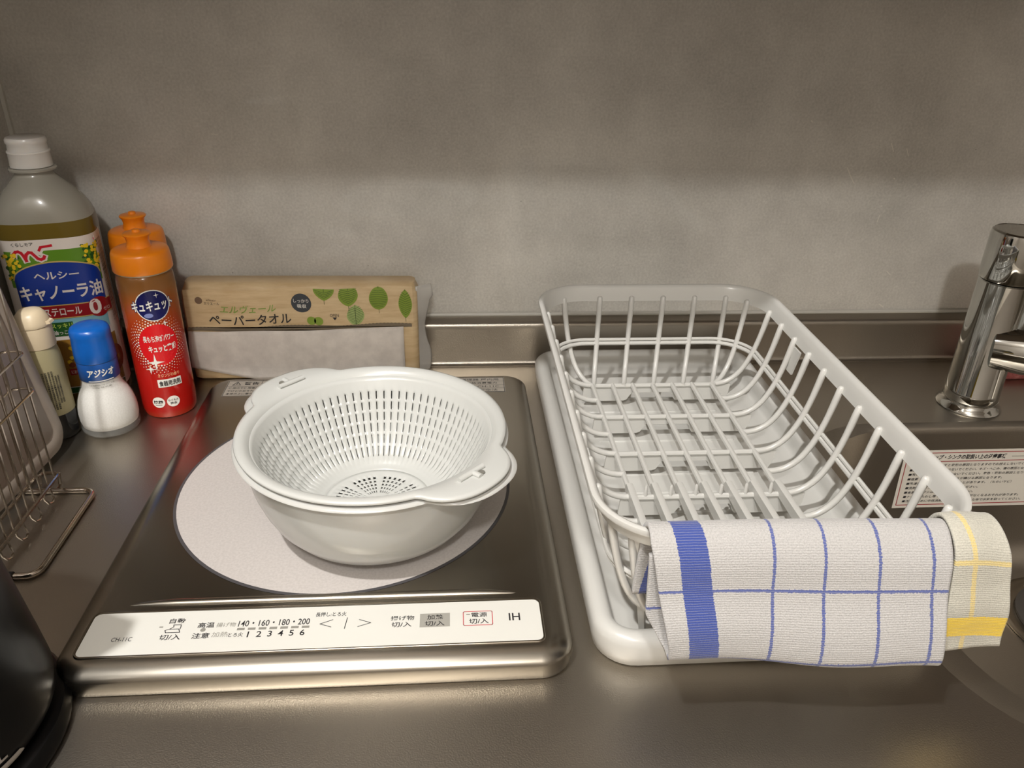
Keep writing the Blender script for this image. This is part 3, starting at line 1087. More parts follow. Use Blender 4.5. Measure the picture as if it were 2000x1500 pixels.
# the section starts inside the basket, crosses the rim, hangs, folds under at the hem and comes back up behind
secL = [(-0.4995, 0.07), (-0.5015, 0.1), (-0.5055, 0.1245), (-0.514, 0.136), (-0.5245, 0.1345), (-0.5335, 0.123), (-0.539, 0.103), (-0.548, 0.085), (-0.5505, 0.072), (-0.549, 0.0625), (-0.54, 0.061), (-0.533, 0.072), (-0.529, 0.092), (-0.5272, 0.112), (-0.526, 0.1225)]
secR = [(-0.5, 0.07), (-0.5025, 0.1), (-0.507, 0.124), (-0.515, 0.134), (-0.526, 0.132), (-0.537, 0.12), (-0.544, 0.1), (-0.554, 0.079), (-0.559, 0.0625), (-0.557, 0.055), (-0.550, 0.057), (-0.541, 0.072), (-0.534, 0.098), (-0.5300, 0.113), (-0.5275, 0.1215)]


def xs1(s, t):
    h_ = max(0.0, min(1.0, (s - 0.36) / 0.30))
    x0 = 0.1145 + 0.0125 * h_ + 0.0008 * sin(s * 9)
    x1 = 0.2985 + 0.0030 * sin(s * 6 + 1)
    # the back layer ends a little further left, so the open fold shows
    if s > 0.72:
        x0 -= 0.0125 * min(1, (s - 0.72) / 0.10)
        x1 -= 0.004
    return x0 + (x1 - x0) * t


def wav1(s, t):
    hang = max(0.0, min(1.0, (s - 0.38) / 0.3))
    a = 0.0012 * sin(t * 9 + s * 3) * hang
    z = 0.0016 * sin(t * 7.5 + 0.6) * hang
    return (-a, z + 0.0010 * sin(t * 4))


M_blue_cloth = cloth_mat('blue_check_cotton', (190, 188, 186), (40, 66, 148), [0.1878, 0.2190, 0.2525, 0.2860], [0.060, 0.114, 0.160, 0.196], [(0.1275, 0.1455)], [], skew=0.13)
cloth('dish_cloth', (secL, secR), xs1, M_blue_cloth, 120, 110, 0.0034, wav1, 'white dish cloth with blue checks and one blue band, folded over the near basket rim', 'dish cloth')

secY = [(-0.5, 0.085), (-0.502, 0.11), (-0.503, 0.1245), (-0.511, 0.135), (-0.523, 0.133), (-0.534, 0.122), (-0.538, 0.102), (-0.542, 0.082), (-0.539, 0.06), (-0.5395, 0.049)]
secY2 = [(-0.495, 0.085), (-0.496, 0.11), (-0.499, 0.123), (-0.508, 0.1325), (-0.52, 0.1305), (-0.531, 0.119), (-0.535, 0.099), (-0.539, 0.08), (-0.537, 0.06), (-0.537, 0.05)]


def xs2(s, t):
    x0 = 0.3010
    x1 = 0.3270 + 0.0230 * s
    return x0 + (x1 - x0) * t


def wav2(s, t):
    return (-0.0010 * sin(t * 6) * s, 0.0010 * sin(t * 5))


M_yel_cloth = cloth_mat('yellow_band_cotton', (200, 197, 184), (250, 212, 20), [0.3120], [0.0860], [], [(0.1240, 0.1420)], 0.0022, skew=0.11, lskew=1)
cloth('dish_cloth', (secY, secY2), xs2, M_yel_cloth, 40, 70, 0.0030, wav2, 'off-white dish cloth with a yellow band, hanging on the right end of the near rim', 'dish cloth')

# crumpled clear bag with something navy inside, at the near left corner of the basket
mb = MB()
random.seed(3)
n1_, n2_ = 20, 14
rr = []
for j in range(n2_ + 1):
    t = j / n2_
    ring = []
    for i in range(n1_):
        a = 2 * pi * i / n1_
        r = (0.010 + 0.010 * sin(pi * min(1, t * 1.1))) * (1 + 0.28 * random.uniform(-1, 1))
        if j in (0, n2_):
            r *= 0.25
        ring.append((0.1420 + r * cos(a), -0.4750 + 0.5 * r * sin(a), 0.045 + 0.045 * t))
    rr.append(ring)
mb.rings(rr)
navy = mb.build('cutlery_pouch', mat('navy_fabric', (26, 38, 88), 0.7), None, smooth=0, origin=(0.142, -0.475, 0.045))
tag(navy, 'crumpled navy pouch tucked behind the blue checked cloth in the basket corner', 'pouch')

# ------------------------------------------------------------------ paper towel pack
M_kraft = mat('kraft_film', (206, 180, 138), 0.45)
add_noise(M_kraft, 30, (198, 170, 128), (214, 190, 150), 5.0, stretch=(1, 1, 6))
M_tissue = mat('tissue_paper', (214, 206, 198), 0.95)
add_noise(M_tissue, 60, (204, 197, 190), (220, 213, 205), 6.0, bump=0.3, bscale=500, bdist=0.0004)
M_leaf = mat('leaf_green', (128, 152, 52), 0.5)
M_leafd = mat('leaf_vein', (58, 78, 30), 0.5)
M_leafp = mat('leaf_pale', (160, 180, 110), 0.5)
M_film = mat('clear_film', (215, 212, 206), 0.18, alpha=0.55)
pk = thing('paper_towel_pack', (-0.172, -0.034, 0.0), 'beige soft pack of paper towels with green leaf print, leaning against the upstand', 'paper towels')
# body: soft box, front face from bottom (y -.052) to top (y -.046)
PXL, PXR = -0.2990, -0.0400
mb = MB()
nx_, nz_ = 26, 12


def pk_front(x, z):
    """front face depth with soft pillow bulge and a step at the torn opening"""
    t = (x - PXL) / (PXR - PXL)
    s = z / 0.117
    b = 0.0035 * (sin(pi * min(max(t, 0), 1)) ** 0.4) * (sin(pi * min(max(s, 0), 1)) ** 0.5)
    return -0.0490 - b + 0.0010 * sin(t * 17 + s * 3) * 0.6


rr = []
for (zz, y0_, y1_) in ((0.0006, -0.046, -0.020), (0.004, -0.050, -0.0175), (0.03, -0.0525, -0.0165), (0.06, -0.053, -0.0160), (0.09, -0.0525, -0.0155), (0.108, -0.0505, -0.0150), (0.1145, -0.0475, -0.0160), (0.1175, -0.043, -0.020)):
    q = rrect(PXL + (0.003 if zz > 0.112 or zz < 0.003 else 0), PXR - (0.003 if zz > 0.112 or zz < 0.003 else 0), y0_, y1_, 0.007, 4, zz + 0.0)
    rr.append([(x, y, z + 0.0012 * sin(x * 60)) for x, y, z in q])
mb.rings(rr)
body = mb.build('pack_body', M_kraft, pk, smooth=50)
# printed upper panel
mb = MB()


def pf(u, v, l):
    return (u, -0.0536 - l + 0.0022 * max(0, (v - 0.095) / 0.02) ** 2, v + 0.0012 * sin(u * 60))


ink = Ink(mb, pf, 0.0002)
ink.rect(PXL + 0.004, PXR - 0.005, 0.0690, 0.1125, 0, 1, nu=40, nv=10, skew=0.004)
E0 = 4
ink.disc(-0.2790, 0.1010, 0.0040, 6, lift=E0)
ink.text('elleair', -0.2655, 0.1020, 0.0024, 6, 0.011, lift=E0)
ink.text('エリエール', -0.2655, 0.0980, 0.0028, 1, 0.0165, lift=E0)
ink.text('エルヴェール', -0.2275, 0.0922, 0.0090, 4, 0.0610, -0.005, 0.25, lift=E0 - 1)
ink.text('エルヴェール', -0.2270, 0.0918, 0.0088, 7, 0.0605, -0.012, 0.25, lift=E0)
ink.text('ペーパータオル', -0.2260, 0.0790, 0.0122, 1, 0.0900, 0.012, lift=E0)
ink.disc(-0.1683, 0.0975, 0.0110, 5, rings=4, lift=E0)
ink.text('しっかり', -0.1683, 0.1003, 0.0042, 3, 0.0165, 0.01, lift=E0 + 2)
ink.text('吸収', -0.1678, 0.0940, 0.0046, 3, 0.0100, 0.015, lift=E0 + 2)
ink.text('OPEN', -0.1330, 0.0843, 0.0034, 1, 0.0100, -0.005, lift=E0)
ink.poly([(-0.1352, 0.0818), (-0.1328, 0.0784), (-0.1304, 0.0818)], 1, E0)


def leaf(cx, cy, wl, hl, fillm, kind, clip=None):
    n = 16
    pts = []
    for i in range(n + 1):
        t = i / n
        k = sin(pi * t) ** (0.75 if kind != 'round' else 0.5)
        pts.append((cx + wl / 2 * k * (1.0 if kind != 'pear' else (0.75 + 0.5 * (1 - t))), cy - hl / 2 + hl * t))
    for i in range(n + 1):
        t = 1 - i / n
        k = sin(pi * t) ** (0.75 if kind != 'round' else 0.5)
        pts.append((cx - wl / 2 * k * (1.0 if kind != 'pear' else (0.75 + 0.5 * (1 - t))), cy - hl / 2 + hl * t))
    if clip:
        pts = [(x, min(max(y, clip[0]), clip[1])) for x, y in pts]
    # drop duplicates
    q = []
    for p in pts:
        if not q or (abs(p[0] - q[-1][0]) + abs(p[1] - q[-1][1])) > 1e-5:
            q.append(p)
    if abs(q[0][0] - q[-1][0]) + abs(q[0][1] - q[-1][1]) < 1e-5:
        q.pop()
    ink.fill(q, fillm, E0)
    lo = clip[0] if clip else -1
    hi = clip[1] if clip else 1
    ink.line([(cx, max(cy - hl / 2 - 0.004, lo)), (cx, min(cy + hl / 2, hi))], 0.0005, 2, E0 + 1.5)
    for i in range(2, 12):
        t = i / 13
        y = cy - hl / 2 + hl * t
        k = sin(pi * t) ** 0.8 * wl / 2 * 0.92
        if y < lo + 0.001 or y + 0.002 > hi:
            continue
        dz = 0.0022 if kind != 'round' else 0.0002
        ink.line([(cx - k, y + dz), (cx, y - 0.0008), (cx + k, y + dz)], 0.00040, 2, E0 + 1.5)


leaf(-0.1430, 0.1140, 0.0230, 0.0250, 4, 'tip', (0.095, 0.1145))
leaf(-0.1165, 0.1090, 0.0215, 0.0290, 4, 'pear', (0.090, 0.1150))
leaf(-0.1095, 0.0830, 0.0195, 0.0260, 7, 'tip', (0.0725, 0.12))
leaf(-0.0830, 0.1020, 0.0210, 0.0270, 4, 'round')
leaf(-0.0535, 0.0960, 0.0150, 0.0340, 4, 'tip')
ink.disc(-0.1588, 0.0768, 0.0050, 4, lift=E0)
ink.disc(-0.1510, 0.0768, 0.0050, 4, lift=E0)
pp = mb.build('printed_panel', [M_kraft, M_ink, M_leafd, mat('print_white', (230, 228, 220), 0.5), M_leaf, mat('badge_slate', (58, 62, 68), 0.5), mat('logo_bronze', (120, 98, 78), 0.4), M_leafp], body, smooth=0)
# torn opening, a flat serrated strip with the slot's shade painted as colour
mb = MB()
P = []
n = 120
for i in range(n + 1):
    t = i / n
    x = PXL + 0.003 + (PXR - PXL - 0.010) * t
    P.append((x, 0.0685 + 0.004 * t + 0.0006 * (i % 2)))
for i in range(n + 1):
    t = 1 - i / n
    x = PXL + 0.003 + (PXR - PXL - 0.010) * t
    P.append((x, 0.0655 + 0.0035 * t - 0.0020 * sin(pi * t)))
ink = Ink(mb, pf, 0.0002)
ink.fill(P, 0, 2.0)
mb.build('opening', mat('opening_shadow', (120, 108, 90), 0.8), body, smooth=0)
# hanging sheet over the lower front
mb = MB()
grid = []
for j in range(15):
    s = j / 14
    row = []
    for i in range(41):
        t = i / 40
        x = -0.2955 + (0.2390) * t
        ztop = 0.0655 + 0.0040 * t - 0.0022 * sin(pi * t)
        # lower edge: rounded corner at left
        zb = 0.0205 - 0.0160 * min(1, t / 0.30) ** 0.9 if t < 0.30 else 0.0045
        zz = ztop + (zb - ztop) * s
        y = -0.0548 - 0.0022 * sin(pi * min(1, s * 1.1)) - 0.0008 * sin(t * 14 + s * 4)
        row.append((x - 0.003 * s * (1 - t), y, zz))
    grid.append(row)
mb.sheet(grid)
mb.build('paper_sheet', M_tissue, pk, smooth=180, solid=0.0004)
# crimped clear film end at the right
mb = MB()
grid = []
for j in range(17):
    s = j / 16
    row = []
    for i in range(8):
        t = i / 7
        zz = 0.002 + 0.112 * s
        x = PXR - 0.002 + (0.0125 + 0.0035 * sin(s * 9) + (0.003 if s > 0.85 else 0)) * t
        y = -0.0460 + 0.012 * t + 0.0020 * sin(s * 22 + t * 3) * t
        row.append((x, y, zz))
    grid.append(row)
mb.sheet(grid)
mb.build('film_end', M_film, pk, smooth=180, solid=0.0005)

# ------------------------------------------------------------------ dish soap bottles
M_orange = mat('orange_cap_plastic', (240, 138, 22), 0.30, sss=0.2)
M_clear = mat('soap_clear', (210, 160, 100), 0.12, alpha=0.38)
M_soap = mat('soap_print', (200, 40, 30), 0.16)
N, L, B = nodes(M_soap)
tc = N.new('ShaderNodeTexCoord')
sx = N.new('ShaderNodeSeparateXYZ')
L.new(tc.outputs['Object'], sx.inputs[0])
cr = N.new('ShaderNodeValToRGB')
mr = N.new('ShaderNodeMapRange')
mr.inputs['From Min'].default_value = 0.0
mr.inputs['From Max'].default_value = 0.155
L.new(sx.outputs['Z'], mr.inputs['Value'])
L.new(mr.outputs[0], cr.inputs[0])
e = cr.color_ramp.elements
e[0].position = 0.0
e[0].color = srgb(196, 66, 40)
e[1].position = 1.0
e[1].color = srgb(150, 102, 54)
for p_, c_ in ((0.06, (190, 32, 24)), (0.30, (200, 28, 22)), (0.52, (186, 36, 22)), (0.70, (184, 70, 30)), (0.86, (172, 98, 44)), (0.93, (160, 108, 60))):
    q = e.new(p_)
    q.color = srgb(*c_)
L.new(cr.outputs[0], B.inputs['Base Color'])
B.inputs['Transmission Weight'].default_value = 0.25
B.inputs['IOR'].default_value = 1.35
M_pw = mat('print_white', (230, 228, 220), 0.5)
M_disc = mat('soap_badge_blue', (24, 26, 84), 0.25)
M_peach = mat('print_peach', (238, 178, 132), 0.5)
M_redc = mat('soap_circle_red', (210, 22, 28), 0.25)


def soap_bottle(loc, label, detail=True):
    b = thing('dish_soap_bottle', (0, 0, 0), label, 'dish soap bottle', 'orange-capped dish soap bottles')
    R = 0.0275
    mb = MB()
    mb.lathe([(0.002, 0.0022), (0.020, 0.0016), (0.0235, 0.0002), (0.0258, 0.0008), (0.0270, 0.004), (R, 0.009), (R, 0.148), (0.0268, 0.1535), (0.0252, 0.1570), (0.0235, 0.1585), (0.0225, 0.160)], seg=64, cap1=True)
    body = mb.build('bottle_body', M_soap, b, smooth=50)
    # shrink label print
    mb = MB()
    off = radians(22)
    ink = Ink(mb, cyl_fn(0, 0, R, off), 0.00018)
    # coordinates: u = arc from label centre
    ink.disc(0.0, 0.0850, 0.0195, 5, rv=0.0230, rings=5)
    # dotted halo
    for ring in range(5):
        rr_ = 0.0200 + ring * 0.0022
        for i in range(46):
            a = 2 * pi * (i + 0.5 * (ring % 2)) / 46
            u, v = rr_ * cos(a), 0.0855 + rr_ * 1.16 * sin(a)
            if v > 0.1140 and abs(u) < 0.016:
                continue
            s_ = 0.00085 * (1.0 - 0.13 * ring) * (1.15 if cos(a) < 0 else 0.8)
            ink.disc(u, v, s_, 1 if (i % 3) else 4, n=6, rings=1, lift=1.8)
    ink.disc(0.0015, 0.1280, 0.0165, 1, rings=5, lift=1.6)
    ink.disc(0.0015, 0.1280, 0.0155, 3, rings=5, lift=2.4)
    ink.disc(-0.0040, 0.1180, 0.0042, 6, rv=0.0024, lift=3.0, n=16)
    ink.text('キュキュット', 0.0015, 0.1280, 0.0125, 3, 0.0410, 0.075, 0.1, 0.02, lift=3.4)
    ink.text('キュキュット', 0.0015, 0.1280, 0.0112, 1, 0.0398, 0.022, 0.1, 0.02, lift=4.4)
    ink.text('長もち泡がパワー', 0.0010, 0.0925, 0.0072, 1, 0.0300, 0.02, lift=3)
    ink.text('キュッと実感', 0.0030, 0.0815, 0.0080, 1, 0.0270, 0.03, lift=3)

    def star(u, v, s_, m_=1, lift=3.5):
        pts = []
        for i in range(8):
            a = pi / 2 + i * pi / 4
            r = s_ if i % 2 == 0 else s_ * 0.22
            pts.append((u + r * cos(a) * 0.85, v + r * sin(a)))
        ink.tris([(u, v)] + pts, [(0, i + 1, (i + 1) % 8 + 1) for i in range(8)], m_, lift)
    star(-0.0065, 0.0665, 0.0100)
    star(-0.0125, 0.0590, 0.0058)
    star(0.0060, 0.1385, 0.0030)
    star(0.0095, 0.1080, 0.0035)
    ink.text('オレンジの香り', 0.0035, 0.0510, 0.0038, 4, 0.0210, 0.01, lift=3)
    ink.rect(-0.0085, 0.0150, 0.0375, 0.0465, 1, 2.5, nu=8)
    ink.text('食器用洗剤', 0.0033, 0.0420, 0.0062, 2, 0.0210, 0.02, lift=4.5)
    for u, t1, t2 in ((-0.0115, '除菌', None), (0.0030, 'ウイルス', '除去')):
        ink.disc(u, 0.0200, 0.0063, 1, lift=2.5, n=24, rings=2)
        if t2:
            ink.text(t1, u, 0.0218, 0.0022, 2, 0.0098, 0.02, lift=4.5)
            ink.text(t2, u, 0.0182, 0.0028, 2, 0.0062, 0.02, lift=4.5)
        else:
            ink.text(t1, u, 0.0205, 0.0042, 2, 0.0090, 0.03, lift=4.5)
            ink.line([(u - 0.003, 0.0170), (u + 0.003, 0.0170)], 0.0005, 2, 4.5)
    mb.build('label_print', [M_soap, M_pw, M_ink, M_disc, M_peach, M_redc, mat('badge_glow', (120, 130, 180), 0.3)], body, smooth=0)
    # clear neck ring under the cap
    mb = MB()
    mb.lathe([(0.0225, 0.157), (0.0262, 0.1575), (0.0266, 0.1590), (0.0240, 0.1605), (0.0225, 0.1605)], seg=64)
    mb.build('neck_ring', mat('milky_clear', (222, 206, 176), 0.2, alpha=0.75), b, smooth=50)
    mb = MB()
    mb.lathe([(0.0262, 0.1590), (0.0278, 0.1592), (0.0282, 0.1600), (0.0280, 0.1680), (0.0272, 0.1765), (0.0262, 0.1788), (0.0240, 0.1800), (0.0130, 0.1815), (0.0118, 0.1815)], seg=64)
    cp = mb.build('cap', M_orange, b, smooth=45)
    mb = MB()
    mb.lathe([(0.0118, 0.1812), (0.0112, 0.1830), (0.0104, 0.1870), (0.0112, 0.1915), (0.0130, 0.1935), (0.0132, 0.1945), (0.0126, 0.1952), (0.0080, 0.1958), (0.0040, 0.1962), (0.0034, 0.1985), (0.0020, 0.1990)], seg=40)
    mb.build('push_pull_nozzle', M_orange, cp, smooth=45)
    b.location = loc
    return b


def copy_tree(o, parent=None):
    c = o.copy()
    COL.objects.link(c)
    c.parent = parent
    for ch in list(o.children):
        copy_tree(ch, c)
    return c


s1 = soap_bottle((-0.3090, -0.1090, 0.0), 'orange-red dish soap bottle with orange push cap, in front, its printed label fully in view')
s2 = copy_tree(s1)
s2.location = (-0.3345, -0.0450, 0.0)
s2['label'] = 'orange-capped dish soap bottle half hidden directly behind the other one, nearest the wall'

# ------------------------------------------------------------------ cooking oil bottle
oil = thing('cooking_oil_bottle', (0, 0, 0), 'tall canola oil bottle with white cap and blue and green label in the corner', 'oil bottle')


def sup(a, n=3.2):
    return (abs(cos(a)) ** n + abs(sin(a)) ** n) ** (-1.0 / n)


def oil_ring(hx, hy, z, n, seg=72):
    out = []
    for i in range(seg):
        a = 2 * pi * i / seg
        k = sup(a, n)
        out.append((hx * k * cos(a), hy * k * sin(a), z))
    return out


M_pet = mat('milky_pet', (176, 172, 160), 0.25, alpha=0.72, coat=0.4, coat_rough=0.1)
M_oil = mat('canola_oil', (128, 108, 44), 0.14, trans=0.35, ior=1.3)
prof = [(0.036, 0.0004, 3.0), (0.041, 0.003, 3.2), (0.0440, 0.010, 3.4), (0.0450, 0.030, 3.6), (0.0450, 0.186, 3.6), (0.0455, 0.192, 3.4), (0.0450, 0.203, 3.0), (0.0430, 0.212, 2.6), (0.0385, 0.221, 2.3), (0.0310, 0.231, 2.1), (0.0230, 0.239, 2.0),
        (0.0180, 0.2445, 2.0), (0.0165, 0.2475, 2.0), (0.0165, 0.2500, 2.0)]
ky = 0.80


def oil_hy(hx):
    return hx * ky if hx > 0.02 else hx


zs = 0.2050
lo_ = [p for p in prof if p[1] <= zs] + [(0.0447, zs, 2.95)]
hi_ = [(0.0447, zs, 2.95)] + [p for p in prof if p[1] > zs]
mb = MB()


def mixhy(hx, z):
    t = min(1, max(0, (z - 0.205) / 0.035))
    return hx * (ky + (1 - ky) * t)


mb.rings([oil_ring(h, mixhy(h, z), z, n) for h, z, n in lo_])
mb.build('oil_fill', M_oil, oil, smooth=50)
mb = MB()
mb.rings([oil_ring(h, mixhy(h, z), z, n) for h, z, n in hi_], cap0=False)
mb.lathe([(0.0165, 0.2495), (0.0210, 0.2500), (0.0215, 0.2515), (0.0205, 0.2530), (0.0170, 0.2530)], seg=48)
mb.build('bottle_shoulder', M_pet, oil, smooth=50)
mb = MB()
mb.lathe([(0.0180, 0.2530), (0.0188, 0.2535), (0.0184, 0.2660), (0.0190, 0.2668), (0.0188, 0.2680), (0.0176, 0.2685), (0.0172, 0.2745), (0.0180, 0.2755), (0.0180, 0.2785), (0.0168, 0.2805), (0.0140, 0.2812)], seg=48)
mb.build('cap', mat('white_translucent_cap', (214, 210, 204), 0.25, sss=0.3), oil, smooth=45)
# wrapped label on the front: map arc length to the superellipse
HX, HY = 0.0451, 0.0451 * ky
tab = []
acc = 0.0
prev = None
for i in range(721):
    a = -pi / 2 - pi * 0.62 + pi * 1.24 * i / 720
    k = sup(a, 3.6)
    p = Vector((HX * k * cos(a), HY * k * sin(a)))
    if prev is not None:
        acc += (p - prev).length
    tab.append((acc, p))
    prev = p
mid = tab[360][0]


def oil_fn(u, v, l):
    d = min(max(u + mid, tab[1][0]), tab[-2][0])
    lo_i, hi_i = 0, len(tab) - 1
    while hi_i - lo_i > 1:
        m_ = (lo_i + hi_i) // 2
        if tab[m_][0] < d:
            lo_i = m_
        else:
            hi_i = m_
    t = (d - tab[lo_i][0]) / max(tab[hi_i][0] - tab[lo_i][0], 1e-9)
    p = tab[lo_i][1].lerp(tab[hi_i][1], t)
    nrm = Vector((tab[hi_i][1] - tab[lo_i][1])).normalized()
    nn = Vector((nrm.y, -nrm.x))
    return (p.x + nn.x * (0.0003 + l), p.y + nn.y * (0.0003 + l), v)


mb = MB()
ink = Ink(mb, lambda u, v, l: oil_fn(u + 0.007, v, l), 0.00016)
# materials: 0 white 1 green 2 blue 3 red 4 darkred 5 lightblue 6 brown food 7 yellow 8 ink 9 dark green
ink.rect(-0.058, 0.062, 0.0220, 0.1900, 0, 1, nu=48)
ink.rect(-0.044, 0.0405, 0.1420, 0.1790, 1, 2, nu=40)
SW = [(165, 1270), (172, 1238), (190, 1217), (215, 1212), (238, 1225), (252, 1252), (264, 1290), (268, 1304), (266, 1280), (280, 1238), (305, 1214), (330, 1218), (350, 1245), (372, 1275), (398, 1286), (425, 1272), (436, 1250)]
SW = [(-0.0345 + (a_ - 165) * 0.000098, 0.1742 + (1270 - b_) * 0.000098 - (a_ - 165) * 0.00001) for a_, b_ in SW]
ink.line(SW, 0.0058, 0, 3)
ink.line(SW, 0.0028, 3, 4)
ink.line([(-0.0125, 0.1775), (-0.0095, 0.1820), (0.0, 0.1832), (0.0390, 0.1838)], 0.0062, 0, 3)
ink.line([(-0.0115, 0.1795), (-0.0095, 0.1826), (0.0, 0.1837), (0.0390, 0.1843)], 0.0024, 3, 4)
ink.text('くらしモア', -0.0250, 0.1860, 0.0038, 8, 0.0190, 0.01, lift=3)
random.seed(11)
for cu, cv, n_, su, sv in ((0.0340, 0.1680, 34, 0.0085, 0.013), (-0.0395, 0.1640, 30, 0.008, 0.013)):
    for i in range(26):
        ink.disc(cu + random.uniform(-su, su), cv + random.uniform(-sv, sv), 0.0022, 9, rv=0.0014, n=7, rings=1, lift=2.8, rot=random.uniform(0, 3))
    for i in range(n_):
        ink.disc(cu + random.uniform(-su, su), cv + random.uniform(-sv, sv), random.uniform(0.0012, 0.0021), 7, n=7, rings=1, lift=3.6 + 0.03 * i)
# blue dome panel
for grow, mi_, lf in ((0.0014, 10, 4.4), (0.0, 2, 5.0)):
    W2 = 0.0390 + grow
    for i in range(40):
        ua, ub = -0.001 - W2 + 2 * W2 * i / 40, -0.001 - W2 + 2 * W2 * (i + 1) / 40
        ha, hb = [0.1500 + (0.0165 + grow) * sqrt(max(0, 1 - ((q + 0.001) / W2) ** 2)) for q in (ua, ub)]
        ink.poly([(ua, 0.1498), (ub, 0.1498), (ub, hb), (ua, ha)], mi_, lf)
ink.rect(-0.0400, 0.0380, 0.1215, 0.1500, 2, 5.2, nu=40)
ink.text('ヘルシー', -0.0020, 0.1535, 0.0078, 0, 0.0400, 0.02, lift=7)
ink.text('キャノーラ油', -0.0010, 0.1360, 0.0165, 0, 0.0740, 0.025, lift=7)
ink.rect(-0.0400, 0.0440, 0.1075, 0.1225, 10, 5.6, nu=40)
ink.rect(-0.0400, 0.0440, 0.1085, 0.1215, 4, 6.0, nu=40)
ink.disc(0.0290, 0.1155, 0.0105, 4, lift=6.4)
ink.text('コレステロール', -0.0110, 0.1148, 0.0082, 0, 0.0480, 0.02, lift=7.5)
ink.text('0', 0.0255, 0.1165, 0.0165, 0, 0.0110, 0.03, lift=7.5)
ink.text('ゼロ', 0.0360, 0.1120, 0.0040, 0, 0.0075, 0.0, lift=7.5)
ink.rect(-0.0400, 0.0360, 0.0925, 0.1070, 5, 3, nu=40)
ink.rect(-0.0200, 0.0020, 0.0885, 0.1035, 9, 4, nu=10)
ink.text('スッキリ', -0.0085, 0.0998, 0.0052, 11, 0.0195, 0.012, lift=6)
ink.text('油っこさ', -0.0085, 0.0925, 0.0048, 0, 0.0180, 0.012, lift=6)
ink.rect(-0.0400, 0.0400, 0.0300, 0.0840, 6, 3, nu=40)
ink.disc(0.0300, 0.0560, 0.0160, 12, lift=4)
for i in range(46):
    ink.disc(random.uniform(-0.010, 0.030), random.uniform(0.046, 0.080), random.uniform(0.0014, 0.0032), random.choice([7, 7, 12, 6, 9]), n=7, rings=1, lift=4.2 + 0.05 * i)
ink.rect(-0.0120, 0.0100, 0.0440, 0.0510, 4, 8, nu=8)
ink.text('においが少ない', -0.0010, 0.0475, 0.0042, 0, 0.0190, 0.01, lift=9.5)
ink.rect(-0.0400, 0.0400, 0.0225, 0.0290, 9, 3, nu=40)
# small print column on the right turn of the label
for i in range(5):
    ink.text('食用なたね油名称原材料名内容量賞味期限保存方法', 0.0452 + i * 0.0026, 0.1380, 0.0019, 8, 0.0900, 0.01, rot=pi / 2, lift=3)
LM = [mat('label_white', (220, 212, 204), 0.35), mat('label_green', (92, 138, 30), 0.35), mat('label_blue', (20, 52, 140), 0.3), mat('label_red', (196, 26, 44), 0.3), mat('label_maroon', (146, 24, 30), 0.3),
      mat('label_sky', (128, 178, 190), 0.35), mat('label_brown', (150, 108, 40), 0.4), mat('label_yellow', (236, 200, 40), 0.4), M_ink, mat('label_dark_green', (34, 84, 32), 0.4), mat('label_gold', (190, 168, 96), 0.35),
      mat('label_lime', (190, 214, 90), 0.4), mat('label_russet', (120, 52, 26), 0.4)]
mb.build('label', LM, oil, smooth=0)
oil.location = (-0.4055, -0.0800, 0.0)
oil.rotation_euler = (0, 0, radians(14))

# ------------------------------------------------------------------ salt shaker
salt = thing('salt_shaker', (-0.3565, -0.1490, 0.0), 'small glass salt shaker with a blue cap, full of white salt', 'salt shaker')
SC = (-0.3565, -0.1490, 0)
mb = MB()
mb.lathe([(0.002, 0.0020), (0.0200, 0.0012), (0.0235, 0.0003), (0.0265, 0.0012), (0.0282, 0.0040), (0.0285, 0.0075), (0.0278, 0.0100), (0.0285, 0.0150), (0.0286, 0.0210), (0.0280, 0.0280), (0.0262, 0.0360), (0.0235, 0.0430), (0.0208, 0.0490), (0.0190, 0.0545), (0.0184, 0.0600),
          (0.0184, 0.0800), (0.0160, 0.0800)], SC, 56)
M_glass = mat('thin_glass', (235, 236, 232), 0.05, alpha=0.16, coat=1.0, coat_rough=0.03)
mb.build('glass', M_glass, salt, smooth=50)
mb = MB()
mb.lathe([(0.002, 0.0065), (0.0225, 0.0070), (0.0265, 0.0085), (0.0277, 0.0140), (0.0279, 0.0210), (0.0272, 0.0280), (0.0254, 0.0358), (0.0227, 0.0428), (0.0194, 0.0485), (0.0176, 0.0540), (0.0172, 0.0590), (0.0172, 0.0700)], SC, 56)
M_salt = mat('salt_grain', (222, 220, 214), 0.9)
add_noise(M_salt, 900, (220, 218, 212), (232, 230, 225), 2.0, bump=0.2, bscale=1500, bdist=0.0002)
mb.build('salt', M_salt, salt, smooth=60)
mb = MB()
mb.lathe([(0.01852, 0.0600), (0.0187, 0.0602), (0.0187, 0.0786), (0.0185, 0.0790)], SC, 56, cap0=False, cap1=False)
ink = Ink(mb, cyl_fn(SC[0], SC[1], 0.0187, radians(24)), 0.00015)
ink.rect(-0.0115, 0.0125, 0.0607, 0.0617, 1, 1, nu=10)
ink.text('アジシオ', 0.0015, 0.0698, 0.0082, 1, 0.0255, 0.035, 0.15, lift=2.5)
mb.build('neck_label', [mat('salt_label_blue', (24, 78, 150), 0.35), M_pw], salt, smooth=50)
mb = MB()
ink = Ink(mb, cyl_fn(SC[0], SC[1], lambda v: 0.0190, radians(24)), 0.0001)
for i, t in enumerate(['うま味調味料で味つけした塩', '110g 味の素']):
    ink.text(t, 0.0, 0.0572 - i * 0.0028, 0.0020, 0, 0.0240 - 0.006 * i, 0.01, lift=2)
mb.build('small_print', [M_grey], salt, smooth=0)
mb = MB()
